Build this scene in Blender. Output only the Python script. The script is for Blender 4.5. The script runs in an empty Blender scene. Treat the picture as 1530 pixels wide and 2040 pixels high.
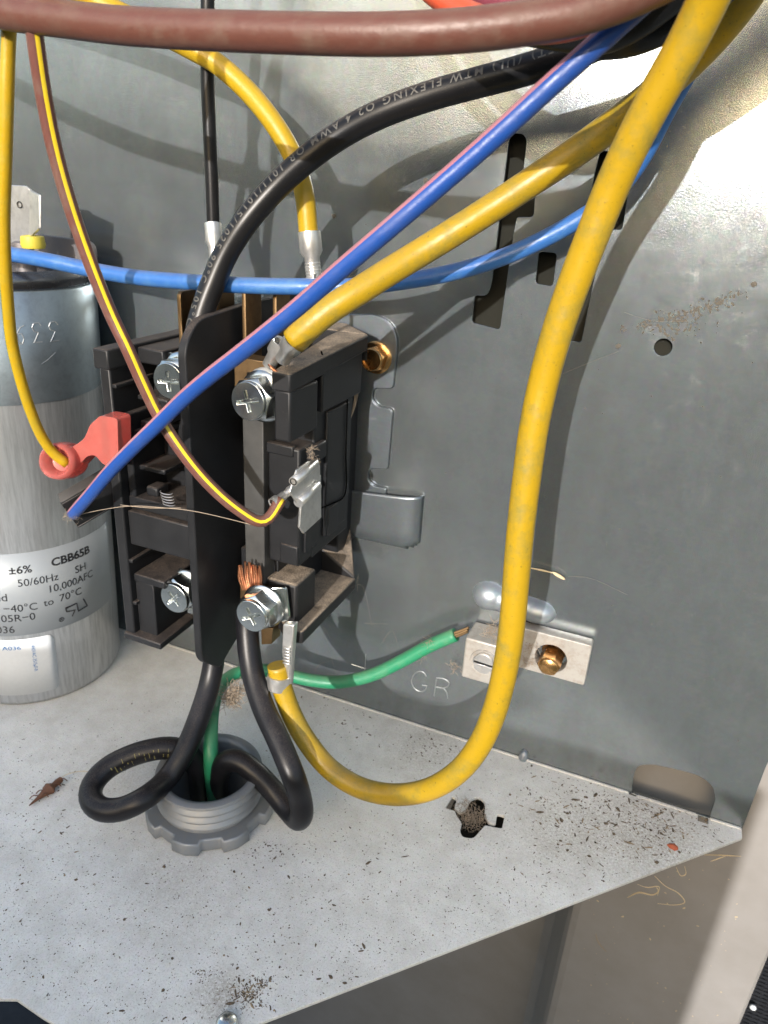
import bpy, bmesh, math, random
import numpy as np
from mathutils import Vector, Matrix
random.seed(7)
RND = random.Random(11)
SC = bpy.context.scene
COL = SC.collection
SC.unit_settings.system = 'METRIC'
SC.unit_settings.scale_length = 0.01          # one unit is one centimetre

# ------------------------------------------------------------------ camera
F, CX, CY = 1450.0, 765.0, 1020.0
def _n(v): return v / np.linalg.norm(v)
_down = _n(np.array([560 - CX, 4300 - CY, F]))
_seam = np.array([-3270 - CX, 125 - CY, F]); _seam = _n(_seam - _down * _seam.dot(_down))
RW = np.array([-_seam, np.cross(-_down, -_seam), -_down])   # world = RW @ (right, down, forward)
CAM = np.array([8.35, -20.45, 17.78])
cam_d = bpy.data.cameras.new('camera'); cam = bpy.data.objects.new('camera', cam_d); COL.objects.link(cam)
_r, _d, _f = RW[:, 0], RW[:, 1], RW[:, 2]
cam.matrix_world = Matrix(((_r[0], -_d[0], -_f[0], CAM[0]), (_r[1], -_d[1], -_f[1], CAM[1]),
                           (_r[2], -_d[2], -_f[2], CAM[2]), (0, 0, 0, 1)))
cam_d.sensor_fit = 'VERTICAL'; cam_d.sensor_height = 36.0; cam_d.sensor_width = 27.0
cam_d.lens = 36.0 * F / 2040.0
cam_d.clip_start = 0.1; cam_d.clip_end = 20000
cam_d.dof.use_dof = True; cam_d.dof.focus_distance = 17.5; cam_d.dof.aperture_fstop = 0.33
SC.camera = cam
# ------------------------------------------------------------------ light
SUN_EL, SUN_AZ = math.radians(15.0), math.radians(-3.0)      # the sun stands behind the camera, low
LDIR = Vector((math.sin(SUN_AZ) * math.cos(SUN_EL), math.cos(SUN_AZ) * math.cos(SUN_EL), -math.sin(SUN_EL)))
W = bpy.data.worlds.new('World'); SC.world = W; W.use_nodes = True
wn = W.node_tree.nodes; wl = W.node_tree.links
bg = wn['Background']; sky = wn.new('ShaderNodeTexSky'); sky.sky_type = 'NISHITA'; sky.sun_disc = False
sky.sun_elevation = SUN_EL; sky.sun_rotation = math.pi + SUN_AZ
sky.air_density = 1.0; sky.dust_density = 2.6; sky.ozone_density = 0.6
wl.new(sky.outputs[0], bg.inputs[0]); bg.inputs[1].default_value = 0.15
sun_d = bpy.data.lights.new('sun', 'SUN'); sun_d.energy = 2.0; sun_d.angle = math.radians(0.53); sun_d.color = (1.0, 0.975, 0.95)
sun = bpy.data.objects.new('sun', sun_d); COL.objects.link(sun); sun.rotation_euler = LDIR.to_track_quat('-Z', 'Y').to_euler()
SC.view_settings.view_transform = 'Standard'; SC.view_settings.look = 'None'
SC.view_settings.exposure = 1.45; SC.view_settings.gamma = 1.0; SC.view_settings.use_curve_mapping = False

# ------------------------------------------------------------------ geometry helpers
def ray(px, py): return RW @ np.array([(px - CX) / F, (py - CY) / F, 1.0])
def P(px, py, x=None, y=None, z=None):
    r = ray(px, py)
    if x is not None: t = (x - CAM[0]) / r[0]
    elif y is not None: t = (y - CAM[1]) / r[1]
    else: t = (z - CAM[2]) / r[2]
    return Vector((CAM + r * t).tolist())
def tag(o, label=None, cat=None, group=None, kind=None):
    if label: o['label'] = label
    if cat: o['category'] = cat
    if group: o['group'] = group
    if kind: o['kind'] = kind
    return o
def thing(name, label, cat, loc=(0, 0, 0), group=None):
    o = bpy.data.objects.new(name, None); COL.objects.link(o); o.location = loc
    o.empty_display_size = 0.5
    return tag(o, label, cat, group)
def link(name, me, mat, parent=None, smooth=False, bevel=0, seg=2):
    o = bpy.data.objects.new(name, me); COL.objects.link(o)
    if mat is not None:
        idx = [p.material_index for p in me.polygons]; me.materials.clear()
        for m in (mat if isinstance(mat, (list, tuple)) else [mat]): me.materials.append(m)
        if any(idx): me.polygons.foreach_set('material_index', idx)
    if parent is not None:
        o.parent = parent
        inv = Matrix.Translation(world_loc(parent)).inverted()
        me.transform(inv)
    if smooth:
        for p in me.polygons: p.use_smooth = True
    if bevel:
        b = o.modifiers.new('bevel', 'BEVEL'); b.width = bevel; b.segments = seg; b.limit_method = 'ANGLE'
        b.angle_limit = math.radians(35); b.harden_normals = False
        for p in me.polygons: p.use_smooth = True
    if bevel or smooth:
        try: me.set_sharp_from_angle(angle=math.radians(50))
        except Exception: pass
    return o
def world_loc(o):
    v = Vector((0, 0, 0))
    while o is not None: v += Vector(o.location); o = o.parent
    return v
def to_mesh(bm, name):
    me = bpy.data.meshes.new(name); bmesh.ops.recalc_face_normals(bm, faces=bm.faces); bm.to_mesh(me); bm.free(); return me
def add_box(bm, x0, x1, y0, y1, z0, z1, M=None):
    vs = [bm.verts.new(Vector((x, y, z)) if M is None else M @ Vector((x, y, z))) for x in (x0, x1) for y in (y0, y1) for z in (z0, z1)]
    for f in ((0, 1, 3, 2), (4, 6, 7, 5), (0, 4, 5, 1), (2, 3, 7, 6), (0, 2, 6, 4), (1, 5, 7, 3)): bm.faces.new([vs[i] for i in f])
def add_prism(bm, bottom, top):
    a = [bm.verts.new(v) for v in bottom]; b = [bm.verts.new(v) for v in top]; n = len(a)
    bm.faces.new(a[::-1]); bm.faces.new(b)
    for i in range(n): bm.faces.new((a[i], a[(i + 1) % n], b[(i + 1) % n], b[i]))
def box(name, mat, parent, x0, x1, y0, y1, z0, z1, bevel=0.04, M=None):
    bm = bmesh.new(); add_box(bm, x0, x1, y0, y1, z0, z1, M); return link(name, to_mesh(bm, name), mat, parent, bevel=bevel)
def prism(name, mat, parent, pts, d, bevel=0.04):
    """pts: 3-D polygon, d: extrusion vector"""
    bm = bmesh.new(); add_prism(bm, [Vector(p) for p in pts], [Vector(p) + Vector(d) for p in pts])
    return link(name, to_mesh(bm, name), mat, parent, bevel=bevel)
def plate_mesh(name, outer, holes, thick, bev=0.0):
    """flat sheet in local XY with holes, thickness along z (0..thick)"""
    cu = bpy.data.curves.new(name, 'CURVE'); cu.dimensions = '2D'; cu.fill_mode = 'BOTH'
    cu.extrude = thick / 2; cu.bevel_depth = bev; cu.bevel_resolution = 1
    for poly in [outer] + list(holes):
        sp = cu.splines.new('POLY'); sp.points.add(len(poly) - 1)
        for i, p in enumerate(poly): sp.points[i].co = (p[0], p[1], 0, 1)
        sp.use_cyclic_u = True
    o = bpy.data.objects.new('tmp', cu); COL.objects.link(o)
    dg = bpy.context.evaluated_depsgraph_get(); dg.update()
    me = bpy.data.meshes.new_from_object(o.evaluated_get(dg))
    bpy.data.objects.remove(o); bpy.data.curves.remove(cu)
    me.name = name; return me
def round_poly(pts, r=0.1, seg=5):
    out = []; n = len(pts)
    for i in range(n):
        p0, p1, p2 = Vector(pts[i - 1][:2]), Vector(pts[i][:2]), Vector(pts[(i + 1) % n][:2])
        rr = pts[i][2] if len(pts[i]) > 2 else r
        a, b = (p0 - p1), (p2 - p1); rr = min(rr, a.length * 0.45, b.length * 0.45)
        s, e = p1 + a.normalized() * rr, p1 + b.normalized() * rr
        for k in range(seg + 1):
            t = k / seg; out.append(tuple((s * (1 - t) ** 2 + p1 * 2 * t * (1 - t) + e * t * t)))
    return out
def circle(cx, cy, r, n=32): return [(cx + r * math.cos(2 * math.pi * i / n), cy + r * math.sin(2 * math.pi * i / n)) for i in range(n)]
def on_wall(me, y):      # local (x, z-up, thickness) -> world wall plane, front at y
    me.transform(Matrix(((1, 0, 0, 0), (0, 0, 1, y), (0, 1, 0, 0), (0, 0, 0, 1)))); return me
def spline(pts, step=0.12):
    """centripetal-ish Catmull-Rom through pts, resampled"""
    p = [Vector(q) for q in pts]; p = [p[0] * 2 - p[1]] + p + [p[-1] * 2 - p[-2]]
    out = []
    for i in range(1, len(p) - 2):
        n = max(2, int((p[i + 1] - p[i]).length / step))
        t0 = 0; t1 = t0 + max(1e-4, (p[i] - p[i - 1]).length) ** .5; t2 = t1 + max(1e-4, (p[i + 1] - p[i]).length) ** .5; t3 = t2 + max(1e-4, (p[i + 2] - p[i + 1]).length) ** .5
        for k in range(n):
            t = t1 + (t2 - t1) * k / n
            A1 = p[i - 1] * ((t1 - t) / (t1 - t0)) + p[i] * ((t - t0) / (t1 - t0))
            A2 = p[i] * ((t2 - t) / (t2 - t1)) + p[i + 1] * ((t - t1) / (t2 - t1))
            A3 = p[i + 1] * ((t3 - t) / (t3 - t2)) + p[i + 2] * ((t - t2) / (t3 - t2))
            B1 = A1 * ((t2 - t) / (t2 - t0)) + A2 * ((t - t0) / (t2 - t0)); B2 = A2 * ((t3 - t) / (t3 - t1)) + A3 * ((t - t1) / (t3 - t1))
            out.append(B1 * ((t2 - t) / (t2 - t1)) + B2 * ((t - t1) / (t2 - t1)))
    out.append(p[-2].copy())
    for _ in range(2):      # light smoothing
        out = [out[0]] + [(out[i - 1] + out[i] * 2 + out[i + 1]) / 4 for i in range(1, len(out) - 1)] + [out[-1]]
    return out
def frames(path, up):
    fr = []; u = Vector(up)
    for i, p in enumerate(path):
        t = (path[min(i + 1, len(path) - 1)] - path[max(i - 1, 0)]).normalized()
        u = (u - t * u.dot(t)); u = u.normalized() if u.length > 1e-6 else t.orthogonal().normalized()
        fr.append((p, t, u, t.cross(u)))
    return fr
def tube_mesh(name, path, r, seg=20, up=(0, 0, 1), cap=True, stripe=None, wob=0.0):
    """r: number or list; stripe=(a0,a1): faces with angle between get material 1; uv = (length, angle)"""
    fr = frames(path, up); bm = bmesh.new(); rings = []; L = [0]
    for i in range(1, len(path)): L.append(L[-1] + (path[i] - path[i - 1]).length)
    for i, (p, t, u, v) in enumerate(fr):
        ri = r[i] if isinstance(r, (list, tuple)) else r
        ri *= 1 + wob * math.sin(i * 1.7) * 0.5
        rings.append([bm.verts.new(p + (u * math.cos(a) + v * math.sin(a)) * ri) for a in [2 * math.pi * k / seg for k in range(seg)]])
    uv = bm.loops.layers.uv.new('UVMap')
    for i in range(len(rings) - 1):
        for k in range(seg):
            k2 = (k + 1) % seg
            f = bm.faces.new((rings[i][k], rings[i][k2], rings[i + 1][k2], rings[i + 1][k])); f.smooth = True
            for lp, (ii, kk) in zip(f.loops, ((i, k), (i, k + 1), (i + 1, k + 1), (i + 1, k))): lp[uv].uv = (L[ii], kk / seg)
            am = (k + .5) / seg * 360
            if stripe and (stripe[0] <= am <= stripe[1] or stripe[0] <= am - 360 <= stripe[1]): f.material_index = 1
    if cap:
        bm.faces.new(rings[0][::-1]); bm.faces.new(rings[-1])
    me = to_mesh(bm, name); return me
def lathe_mesh(name, prof, seg=48, M=None):
    """prof: list of (r, z) around local z"""
    bm = bmesh.new(); rings = []
    for (r, z) in prof:
        if r < 1e-5: rings.append([bm.verts.new((0, 0, z))])
        else: rings.append([bm.verts.new((r * math.cos(2 * math.pi * k / seg), r * math.sin(2 * math.pi * k / seg), z)) for k in range(seg)])
    for a, b in zip(rings[:-1], rings[1:]):
        for k in range(seg):
            k2 = (k + 1) % seg
            if len(a) == 1 and len(b) == 1: continue
            if len(a) == 1: bm.faces.new((a[0], b[k], b[k2]))
            elif len(b) == 1: bm.faces.new((a[k], b[0], a[k2]))
            else: bm.faces.new((a[k], b[k], b[k2], a[k2]))
    if M is not None: bmesh.ops.transform(bm, matrix=M, verts=bm.verts)
    return to_mesh(bm, name)
def hex_mesh(name, R, h, M=None, chamfer=0.1):
    """hex head with a rounded-off (chamfered) top, local z = outward"""
    bm = bmesh.new(); n = 48
    def rad(a, k):     # hex boundary blended to circle
        hexr = R * math.cos(math.pi / 6) / math.cos((a % (math.pi / 3)) - math.pi / 6)
        return hexr
    lev = []
    for z, k in ((0, 0), (h * .62, 0), (h, 1)):
        ring = []
        for i in range(n):
            a = 2 * math.pi * i / n; rr = rad(a, 0)
            lim = R * (1 - chamfer) if k else R * 0.985
            zz = z
            if z == h * .62: zz = h - max(0, rr - R * (1 - chamfer)) * 0.9 - 0.001
            if k: rr = min(rr, lim) * 0.995
            ring.append(bm.verts.new((rr * math.cos(a), rr * math.sin(a), zz)))
        lev.append(ring)
    for a, b in zip(lev[:-1], lev[1:]):
        for i in range(n): bm.faces.new((a[i], a[(i + 1) % n], b[(i + 1) % n], b[i]))
    bm.faces.new(lev[0][::-1]); bm.faces.new(lev[-1])
    if M is not None: bmesh.ops.transform(bm, matrix=M, verts=bm.verts)
    return to_mesh(bm, name)
def axis_matrix(loc, zdir, roll=0.0, up=(0, 0, 1)):
    z = Vector(zdir).normalized(); x = Vector(up).cross(z)
    if x.length < 1e-4: x = Vector((1, 0, 0))
    x.normalize(); y = z.cross(x)
    m = Matrix((x, y, z)).transposed().to_4x4(); m.translation = Vector(loc)
    return m @ Matrix.Rotation(roll, 4, 'Z')
def text_mesh(s, size, bold=0.0, extrude=0.0, space=1.0):
    cu = bpy.data.curves.new('t', 'FONT'); cu.body = s; cu.size = size; cu.align_x = 'LEFT'; cu.align_y = 'BOTTOM_BASELINE'
    cu.offset = bold; cu.space_character = space; cu.extrude = extrude; cu.resolution_u = 3
    o = bpy.data.objects.new('t', cu); COL.objects.link(o)
    dg = bpy.context.evaluated_depsgraph_get(); dg.update()
    me = bpy.data.meshes.new_from_object(o.evaluated_get(dg)); bpy.data.objects.remove(o); bpy.data.curves.remove(cu)
    return me

# ------------------------------------------------------------------ materials
MATS = {}
class NT:
    def __init__(s, name):
        s.m = bpy.data.materials.new(name); s.m.use_nodes = True; s.t = s.m.node_tree; s.b = s.t.nodes['Principled BSDF']
        s.geo = None; MATS[name] = s.m
    def new(s, typ, **kw):
        n = s.t.nodes.new(typ)
        for k, v in kw.items():
            if k in n.inputs: n.inputs[k].default_value = v
            else: setattr(n, k, v)
        return n
    def l(s, a, b): s.t.links.new(a, b)
    def coord(s):
        if s.geo is None: s.geo = s.new('ShaderNodeNewGeometry')
        return s.geo.outputs['Position']
    def noise(s, scale, detail=4, rough=0.6, vec=None, stretch=None):
        n = s.new('ShaderNodeTexNoise'); n.inputs['Scale'].default_value = scale; n.inputs['Detail'].default_value = detail; n.inputs['Roughness'].default_value = rough
        v = vec or s.coord()
        if stretch:
            mp = s.new('ShaderNodeMapping'); mp.inputs['Scale'].default_value = stretch; s.l(v, mp.inputs[0]); v = mp.outputs[0]
        s.l(v, n.inputs['Vector']); return n.outputs[0]
    def ramp(s, fac, stops):
        r = s.new('ShaderNodeValToRGB'); e = r.color_ramp.elements
        while len(e) < len(stops): e.new(0.5)
        for i, (p, c) in enumerate(stops):
            e[i].position = p; e[i].color = (c, c, c, 1) if isinstance(c, (int, float)) else (*c, 1)
        s.l(fac, r.inputs[0]); return r.outputs[0]
    def mix(s, fac, a, b, mode='MIX'):
        n = s.new('ShaderNodeMix'); n.data_type = 'RGBA'; n.blend_type = mode
        for sock, v in ((n.inputs[0], fac), (n.inputs[6], a), (n.inputs[7], b)):
            if isinstance(v, (int, float)): sock.default_value = v
            elif isinstance(v, tuple): sock.default_value = (*v, 1)
            else: s.l(v, sock)
        return n.outputs[2]
    def math(s, op, a, b=0.0):
        n = s.new('ShaderNodeMath'); n.operation = op
        for i, v in enumerate((a, b)):
            if isinstance(v, (int, float)): n.inputs[i].default_value = v
            else: s.l(v, n.inputs[i])
        return n.outputs[0]
    def bump(s, h, strength=0.2, dist=0.02):
        n = s.new('ShaderNodeBump'); n.inputs['Strength'].default_value = strength; n.inputs['Distance'].default_value = dist
        s.l(h, n.inputs['Height']); s.l(n.outputs[0], s.b.inputs['Normal']); return n.outputs[0]
    def set(s, **kw):
        for k, v in kw.items():
            k = k.replace('_', ' ')
            sock = s.b.inputs[k]
            if isinstance(v, (int, float)): sock.default_value = v
            elif isinstance(v, tuple): sock.default_value = (*v, 1)
            else: s.l(v, sock)
        return s.m
def dusty(nt, base, dust=(0.2, 0.15, 0.115), amount=0.8, scale=28.0, lo=0.35):
    """dust lying on faces that look upward, broken up by grain"""
    nt.coord(); sep = nt.new('ShaderNodeSeparateXYZ'); nt.l(nt.geo.outputs['Normal'], sep.inputs[0])
    up = nt.ramp(sep.outputs[2], [(0.5, 0.0), (0.9, 1.0)])
    g = nt.ramp(nt.noise(scale, 5, 0.75), [(lo, 0.0), (lo + 0.25, 1.0)])
    g2 = nt.ramp(nt.noise(2.2, 3), [(0.3, 0.35), (0.65, 1.0)])
    f = nt.math('MULTIPLY', nt.math('MULTIPLY', up, g), nt.math('MULTIPLY', g2, amount))
    return nt.mix(f, base, dust), f
def m_galv(name, metal, base, rough, dirt=0.0, dusty_amt=0.0, spangle=0.06, sparkle=0.35):
    n = NT(name)
    big = n.noise(0.35, 4, 0.6); mid = n.noise(2.0, 5, 0.65); fine = n.noise(30, 3, 0.7)
    c = n.mix(n.ramp(big, [(0.3, 0.0), (0.7, 1.0)]), tuple(b * 0.93 for b in base), tuple(min(1, b * 1.06) for b in base))
    c = n.mix(n.ramp(mid, [(0.3, 0.0), (0.75, 0.18)]), c, tuple(b * 0.8 for b in base))
    vo = n.new('ShaderNodeTexVoronoi'); vo.inputs['Scale'].default_value = 9.0; n.l(n.coord(), vo.inputs['Vector'])
    c = n.mix(spangle, c, vo.outputs['Color'], 'SOFT_LIGHT')
    sc = n.ramp(n.noise(16, 2, 0.5, stretch=(0.04, 1, 1)), [(0.5, 0.0), (0.8, 1.0)])
    c = n.mix(n.math('MULTIPLY', sc, 0.10), c, tuple(min(1, b * 1.5) for b in base))
    met = metal; rg = n.math('ADD', n.math('MULTIPLY', n.math('SUBTRACT', mid, 0.5), 0.10), rough)
    if dusty_amt:
        d = n.ramp(n.noise(1.1, 6, 0.7), [(0.42, 0.0), (0.66, 1.0)])
        sp = n.ramp(n.noise(22, 4, 0.8), [(0.5, 0.0), (0.62, 1.0)])
        c = n.mix(n.math('MULTIPLY', d, 0.30 * dusty_amt), c, (0.40, 0.37, 0.31))
        c = n.mix(n.math('MULTIPLY', sp, 0.30 * dusty_amt), c, (0.27, 0.24, 0.19))
        pit = n.ramp(n.noise(46, 2, 0.5), [(0.66, 0.0), (0.72, 1.0)])
        c = n.mix(n.math('MULTIPLY', pit, 0.5 * dusty_amt), c, (0.13, 0.11, 0.085))
        rg = n.math('ADD', rg, n.math('MULTIPLY', d, 0.12))
    if dusty_amt:
        for (cx, cy, rad, k) in ((10.6, -1.6, 2.8, .85), (8.0, -2.6, 2.4, .6), (3.0, -1.2, 2.2, .5), (1.4, -11.2, .9, .9), (-5.6, -6.4, 2.2, .35), (-1.5, -9.2, 2.5, .3), (5.2, -3.4, 1.2, .5)):
            vm = n.new('ShaderNodeVectorMath', operation='DISTANCE'); n.l(n.coord(), vm.inputs[0]); vm.inputs[1].default_value = (cx, cy, 0)
            fall = n.ramp(n.math('DIVIDE', vm.outputs['Value'], rad), [(0.2, 1.0), (1.0, 0.0)])
            gr = n.ramp(n.noise(13, 6, 0.85), [(0.42, 0.0), (0.62, 1.0)])
            c = n.mix(n.math('MULTIPLY', n.math('MULTIPLY', fall, gr), k), c, (0.23, 0.18, 0.12))
    if dirt:
        d = n.ramp(n.noise(0.7, 8, 0.78, stretch=(1.6, 1, 0.7)), [(0.42, 0.0), (0.7, 1.0)])
        c = n.mix(n.math('MULTIPLY', d, dirt), c, (0.10, 0.105, 0.10))
        d2 = n.ramp(n.noise(34, 3, 0.7), [(0.60, 0.0), (0.68, 1.0)])
        c = n.mix(n.math('MULTIPLY', d2, dirt * 1.6), c, (0.32, 0.33, 0.33))
        d3 = n.ramp(n.noise(1.4, 6, 0.8), [(0.56, 0.0), (0.68, 1.0)])
        c = n.mix(n.math('MULTIPLY', d3, dirt * 0.9), c, (0.28, 0.27, 0.25))
        rg = n.math('ADD', rg, n.math('MULTIPLY', d3, 0.08))
    hb = n.math('ADD', n.math('MULTIPLY', fine, 1.0), n.math('MULTIPLY', mid, 0.12))
    n.bump(hb, sparkle, 0.012)
    return n.set(Base_Color=c, Metallic=met, Roughness=rg)
WALL = m_galv('galvanised_wall', 0.75, (0.218, 0.244, 0.256), 0.18, dirt=0.26, sparkle=0.28)
PLATEM = m_galv('galvanised_plate', 0.80, (0.19, 0.215, 0.235), 0.34, dirt=0.1)
BRIDGEM = m_galv('galvanised_bridge', 0.6, (0.27, 0.30, 0.325), 0.40)
SHELF = m_galv('galvanised_shelf', 0.12, (0.76, 0.75, 0.71), 0.5, dusty_amt=1.0)
TAUPE = NT('taupe_paint')
_c = TAUPE.mix(TAUPE.ramp(TAUPE.noise(0.5, 5), [(0.35, 0.0), (0.7, 1.0)]), (0.215, 0.20, 0.185), (0.25, 0.235, 0.222))
_c = TAUPE.mix(TAUPE.math('MULTIPLY', TAUPE.ramp(TAUPE.noise(6, 6, 0.8), [(0.62, 0), (0.7, 1)]), 0.35), _c, (0.36, 0.34, 0.31))
_c = TAUPE.mix(TAUPE.math('MULTIPLY', TAUPE.ramp(TAUPE.noise(9, 3, 0.6), [(0.7, 0), (0.74, 1)]), 0.6), _c, (0.08, 0.07, 0.06))
TAUPE.bump(TAUPE.noise(24, 3), 0.12, 0.01); TAUPE.set(Base_Color=_c, Roughness=0.42); TAUPE = TAUPE.m
def m_plastic(name, base, rough=0.42, dust=0.8, dcol=(0.2, 0.155, 0.125), grain=0.12, lo=0.38):
    n = NT(name); b = n.mix(n.ramp(n.noise(1.5, 4), [(0.3, 0.0), (0.7, 1.0)]), tuple(x * 0.75 for x in base), tuple(x * 1.25 for x in base))
    sp = n.ramp(n.noise(34, 3, 0.6), [(0.66, 0.0), (0.7, 1.0)])
    b = n.mix(n.math('MULTIPLY', sp, 0.22), b, (0.16, 0.14, 0.12))
    c, f = dusty(n, b, dcol, dust, lo=lo)
    n.bump(n.noise(45, 3), grain, 0.01)
    return n.set(Base_Color=c, Roughness=n.math('ADD', n.math('MULTIPLY', f, 0.45), rough), Specular_IOR_Level=0.3)
BLACK = m_plastic('black_plastic', (0.0105, 0.011, 0.0125), 0.45, 0.6)
DUSTB = m_plastic('dust_covered_plastic', (0.012, 0.012, 0.013), 0.5, 1.3, (0.34, 0.27, 0.20), 0.3, lo=0.33)
GREYP = m_plastic('grey_plastic', (0.045, 0.045, 0.044), 0.5, 0.3)
RUBBERY = m_plastic('black_cable', (0.008, 0.008, 0.010), 0.36, 0.5, (0.13, 0.105, 0.085), 0.22, lo=0.42)
BLACKW = m_plastic('black_wire', (0.007, 0.007, 0.008), 0.34, 0.6)
def m_wire(name, base, dirtc, rough=0.38, dirt=0.6, sc=1.6):
    n = NT(name); d = n.ramp(n.noise(sc, 7, 0.75), [(0.48, 0.0), (0.72, 1.0)])
    c = n.mix(n.math('MULTIPLY', d, dirt), base, dirtc)
    c = n.mix(n.math('MULTIPLY', n.ramp(n.noise(14, 4, 0.7), [(0.62, 0), (0.72, 1)]), dirt), c, tuple(x * 0.5 for x in dirtc))
    c, _f = dusty(n, c, (0.26, 0.19, 0.13), 0.32, 20, lo=0.3)
    c = n.mix(n.math('MULTIPLY', n.ramp(n.noise(24, 3, 0.6), [(0.68, 0), (0.73, 1)]), dirt * 0.8), c, (0.05, 0.035, 0.02))
    n.bump(n.math('ADD', n.noise(7, 3), n.math('MULTIPLY', n.noise(1.3, 2), 2.0)), 0.22, 0.04)
    return n.set(Base_Color=c, Roughness=n.math('ADD', n.math('MULTIPLY', d, 0.25), rough), Specular_IOR_Level=0.45)
YEL = m_wire('yellow_insulation', (0.37, 0.235, 0.006), (0.19, 0.22, 0.03), dirt=0.35)
YEL2 = m_wire('yellow_dirty_insulation', (0.33, 0.208, 0.006), (0.13, 0.13, 0.03), dirt=0.85, sc=1.0)
YSTR = m_wire('yellow_stripe', (0.62, 0.46, 0.02), (0.4, 0.36, 0.06), dirt=0.3)
BRN = m_wire('brown_insulation', (0.095, 0.036, 0.026), (0.12, 0.09, 0.065), 0.42, 0.45)
BRN2 = m_wire('brown_thin_insulation', (0.11, 0.042, 0.033), (0.14, 0.12, 0.09), 0.42, 0.4)
BLU = m_wire('royal_blue_insulation', (0.010, 0.052, 0.24), (0.04, 0.06, 0.15), 0.38, 0.3)
LBLU = m_wire('sky_blue_insulation', (0.03, 0.115, 0.34), (0.12, 0.25, 0.32), 0.36, 0.35)
PNK = m_wire('pink_stripe', (0.30, 0.12, 0.15), (0.2, 0.16, 0.18), 0.45, 0.3)
GRN = m_wire('green_insulation', (0.016, 0.19, 0.09), (0.10, 0.22, 0.12), 0.42, 0.45)
DGR = m_wire('dark_green_stripe', (0.06, 0.13, 0.09), (0.1, 0.1, 0.07), 0.45, 0.3)
RED = m_wire('red_insulation', (0.42, 0.06, 0.025), (0.2, 0.05, 0.03), 0.3, 0.3)
MAR = m_wire('maroon_braid', (0.16, 0.03, 0.05), (0.08, 0.02, 0.03), 0.7, 0.8, 20)
def m_metal(name, base, rough, metal=1.0, var=0.25, dirt=0.25, dcol=(0.1, 0.08, 0.06)):
    n = NT(name); v = n.noise(5, 5, 0.7)
    c = n.mix(n.math('MULTIPLY', n.ramp(v, [(0.45, 0), (0.75, 1)]), dirt), base, dcol)
    r = n.math('ADD', n.math('MULTIPLY', n.math('SUBTRACT', n.noise(3, 3), 0.5), var), rough)
    return n.set(Base_Color=c, Metallic=metal, Roughness=r)
ZINC = m_metal('zinc_screw', (0.62, 0.65, 0.64), 0.24, 1, 0.12, 0.12)
TIN = m_metal('tinned_terminal', (0.62, 0.61, 0.59), 0.34, 0.85)
def m_can():
    n = NT('capacitor_can'); st = n.noise(2.5, 6, 0.7, stretch=(3.0, 3.0, 0.22)); st2 = n.noise(9, 4, 0.7, stretch=(3.0, 3.0, 0.12))
    c = n.mix(n.ramp(st, [(0.42, 0), (0.66, 0.5)]), (0.55, 0.565, 0.575), (0.20, 0.21, 0.22))
    c = n.mix(n.ramp(st2, [(0.6, 0), (0.75, 0.25)]), c, (0.12, 0.12, 0.125))
    return n.set(Base_Color=c, Metallic=0.8, Roughness=n.math('ADD', n.math('MULTIPLY', st, 0.25), 0.24))
ALU = m_can()
CAPG = m_metal('capacitor_band', (0.34, 0.40, 0.44), 0.38, 0.9, 0.15, 0.3, (0.15, 0.15, 0.15))
RIMM = m_metal('capacitor_rim', (0.16, 0.165, 0.18), 0.25, 0.9)
LABEL = m_metal('capacitor_label', (0.31, 0.335, 0.355), 0.5, 0.35, 0.05, 0.1, (0.4, 0.4, 0.4))
BRONZE = m_metal('bronze_screw', (0.70, 0.40, 0.16), 0.25, 1, 0.2, 0.55, (0.16, 0.08, 0.03))
BRASS = m_metal('brass_tab', (0.22, 0.145, 0.075), 0.45, 1, 0.15, 0.6, (0.12, 0.07, 0.04))
COPPER = m_metal('copper_strand', (0.60, 0.26, 0.14), 0.35, 1, 0.2, 0.4, (0.18, 0.09, 0.05))
DIECAST = m_metal('diecast_zinc', (0.24, 0.255, 0.27), 0.48, 0.45, 0.2, 0.5, (0.30, 0.28, 0.24))
STRAPM = m_metal('strap_metal', (0.15, 0.14, 0.145), 0.5, 0.5, 0.2, 0.5, (0.2, 0.17, 0.14))
LETM = m_metal('stamped_edge', (0.20, 0.215, 0.22), 0.5, 0.5)
LUGM = m_metal('dusty_lug_metal', (0.40, 0.38, 0.35), 0.5, 0.55, 0.2, 0.7, (0.26, 0.21, 0.16))
def m_flat(name, col, rough=0.6, **kw):
    n = NT(name); c = n.mix(n.math('MULTIPLY', n.noise(8, 4), 0.3), col, tuple(x * 0.6 for x in col)); return n.set(Base_Color=c, Roughness=rough, **kw)
INK = m_flat('black_ink', (0.012, 0.012, 0.014), 0.5)
BINK = m_flat('blue_ink', (0.02, 0.16, 0.45), 0.6)
STICK = m_flat('white_sticker', (0.66, 0.68, 0.69), 0.7)
GINK = m_flat('grey_print', (0.08, 0.076, 0.068), 0.6)
YINK = m_flat('yellow_print', (0.17, 0.15, 0.05), 0.6)
WAX = m_flat('yellow_grommet', (0.50, 0.42, 0.05), 0.5)
PINKP = NT('pink_vinyl'); PINKP.set(Base_Color=PINKP.mix(PINKP.noise(5, 4), (0.66, 0.14, 0.12), (0.72, 0.24, 0.20)), Roughness=0.22, Transmission_Weight=0.6, Subsurface_Weight=0.0, IOR=1.4); PINKP.b.inputs['Subsurface Radius'].default_value = (0.3, 0.1, 0.08); PINKP = PINKP.m
DARK = m_plastic('dark_rear_panel', (0.02, 0.02, 0.017), 0.55, 0.2)  # dark colour put into openings to stand for their shade
SEAM = m_flat('seam_shadow_gap', (0.003, 0.003, 0.003), 0.9, Specular_IOR_Level=0.0)
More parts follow.
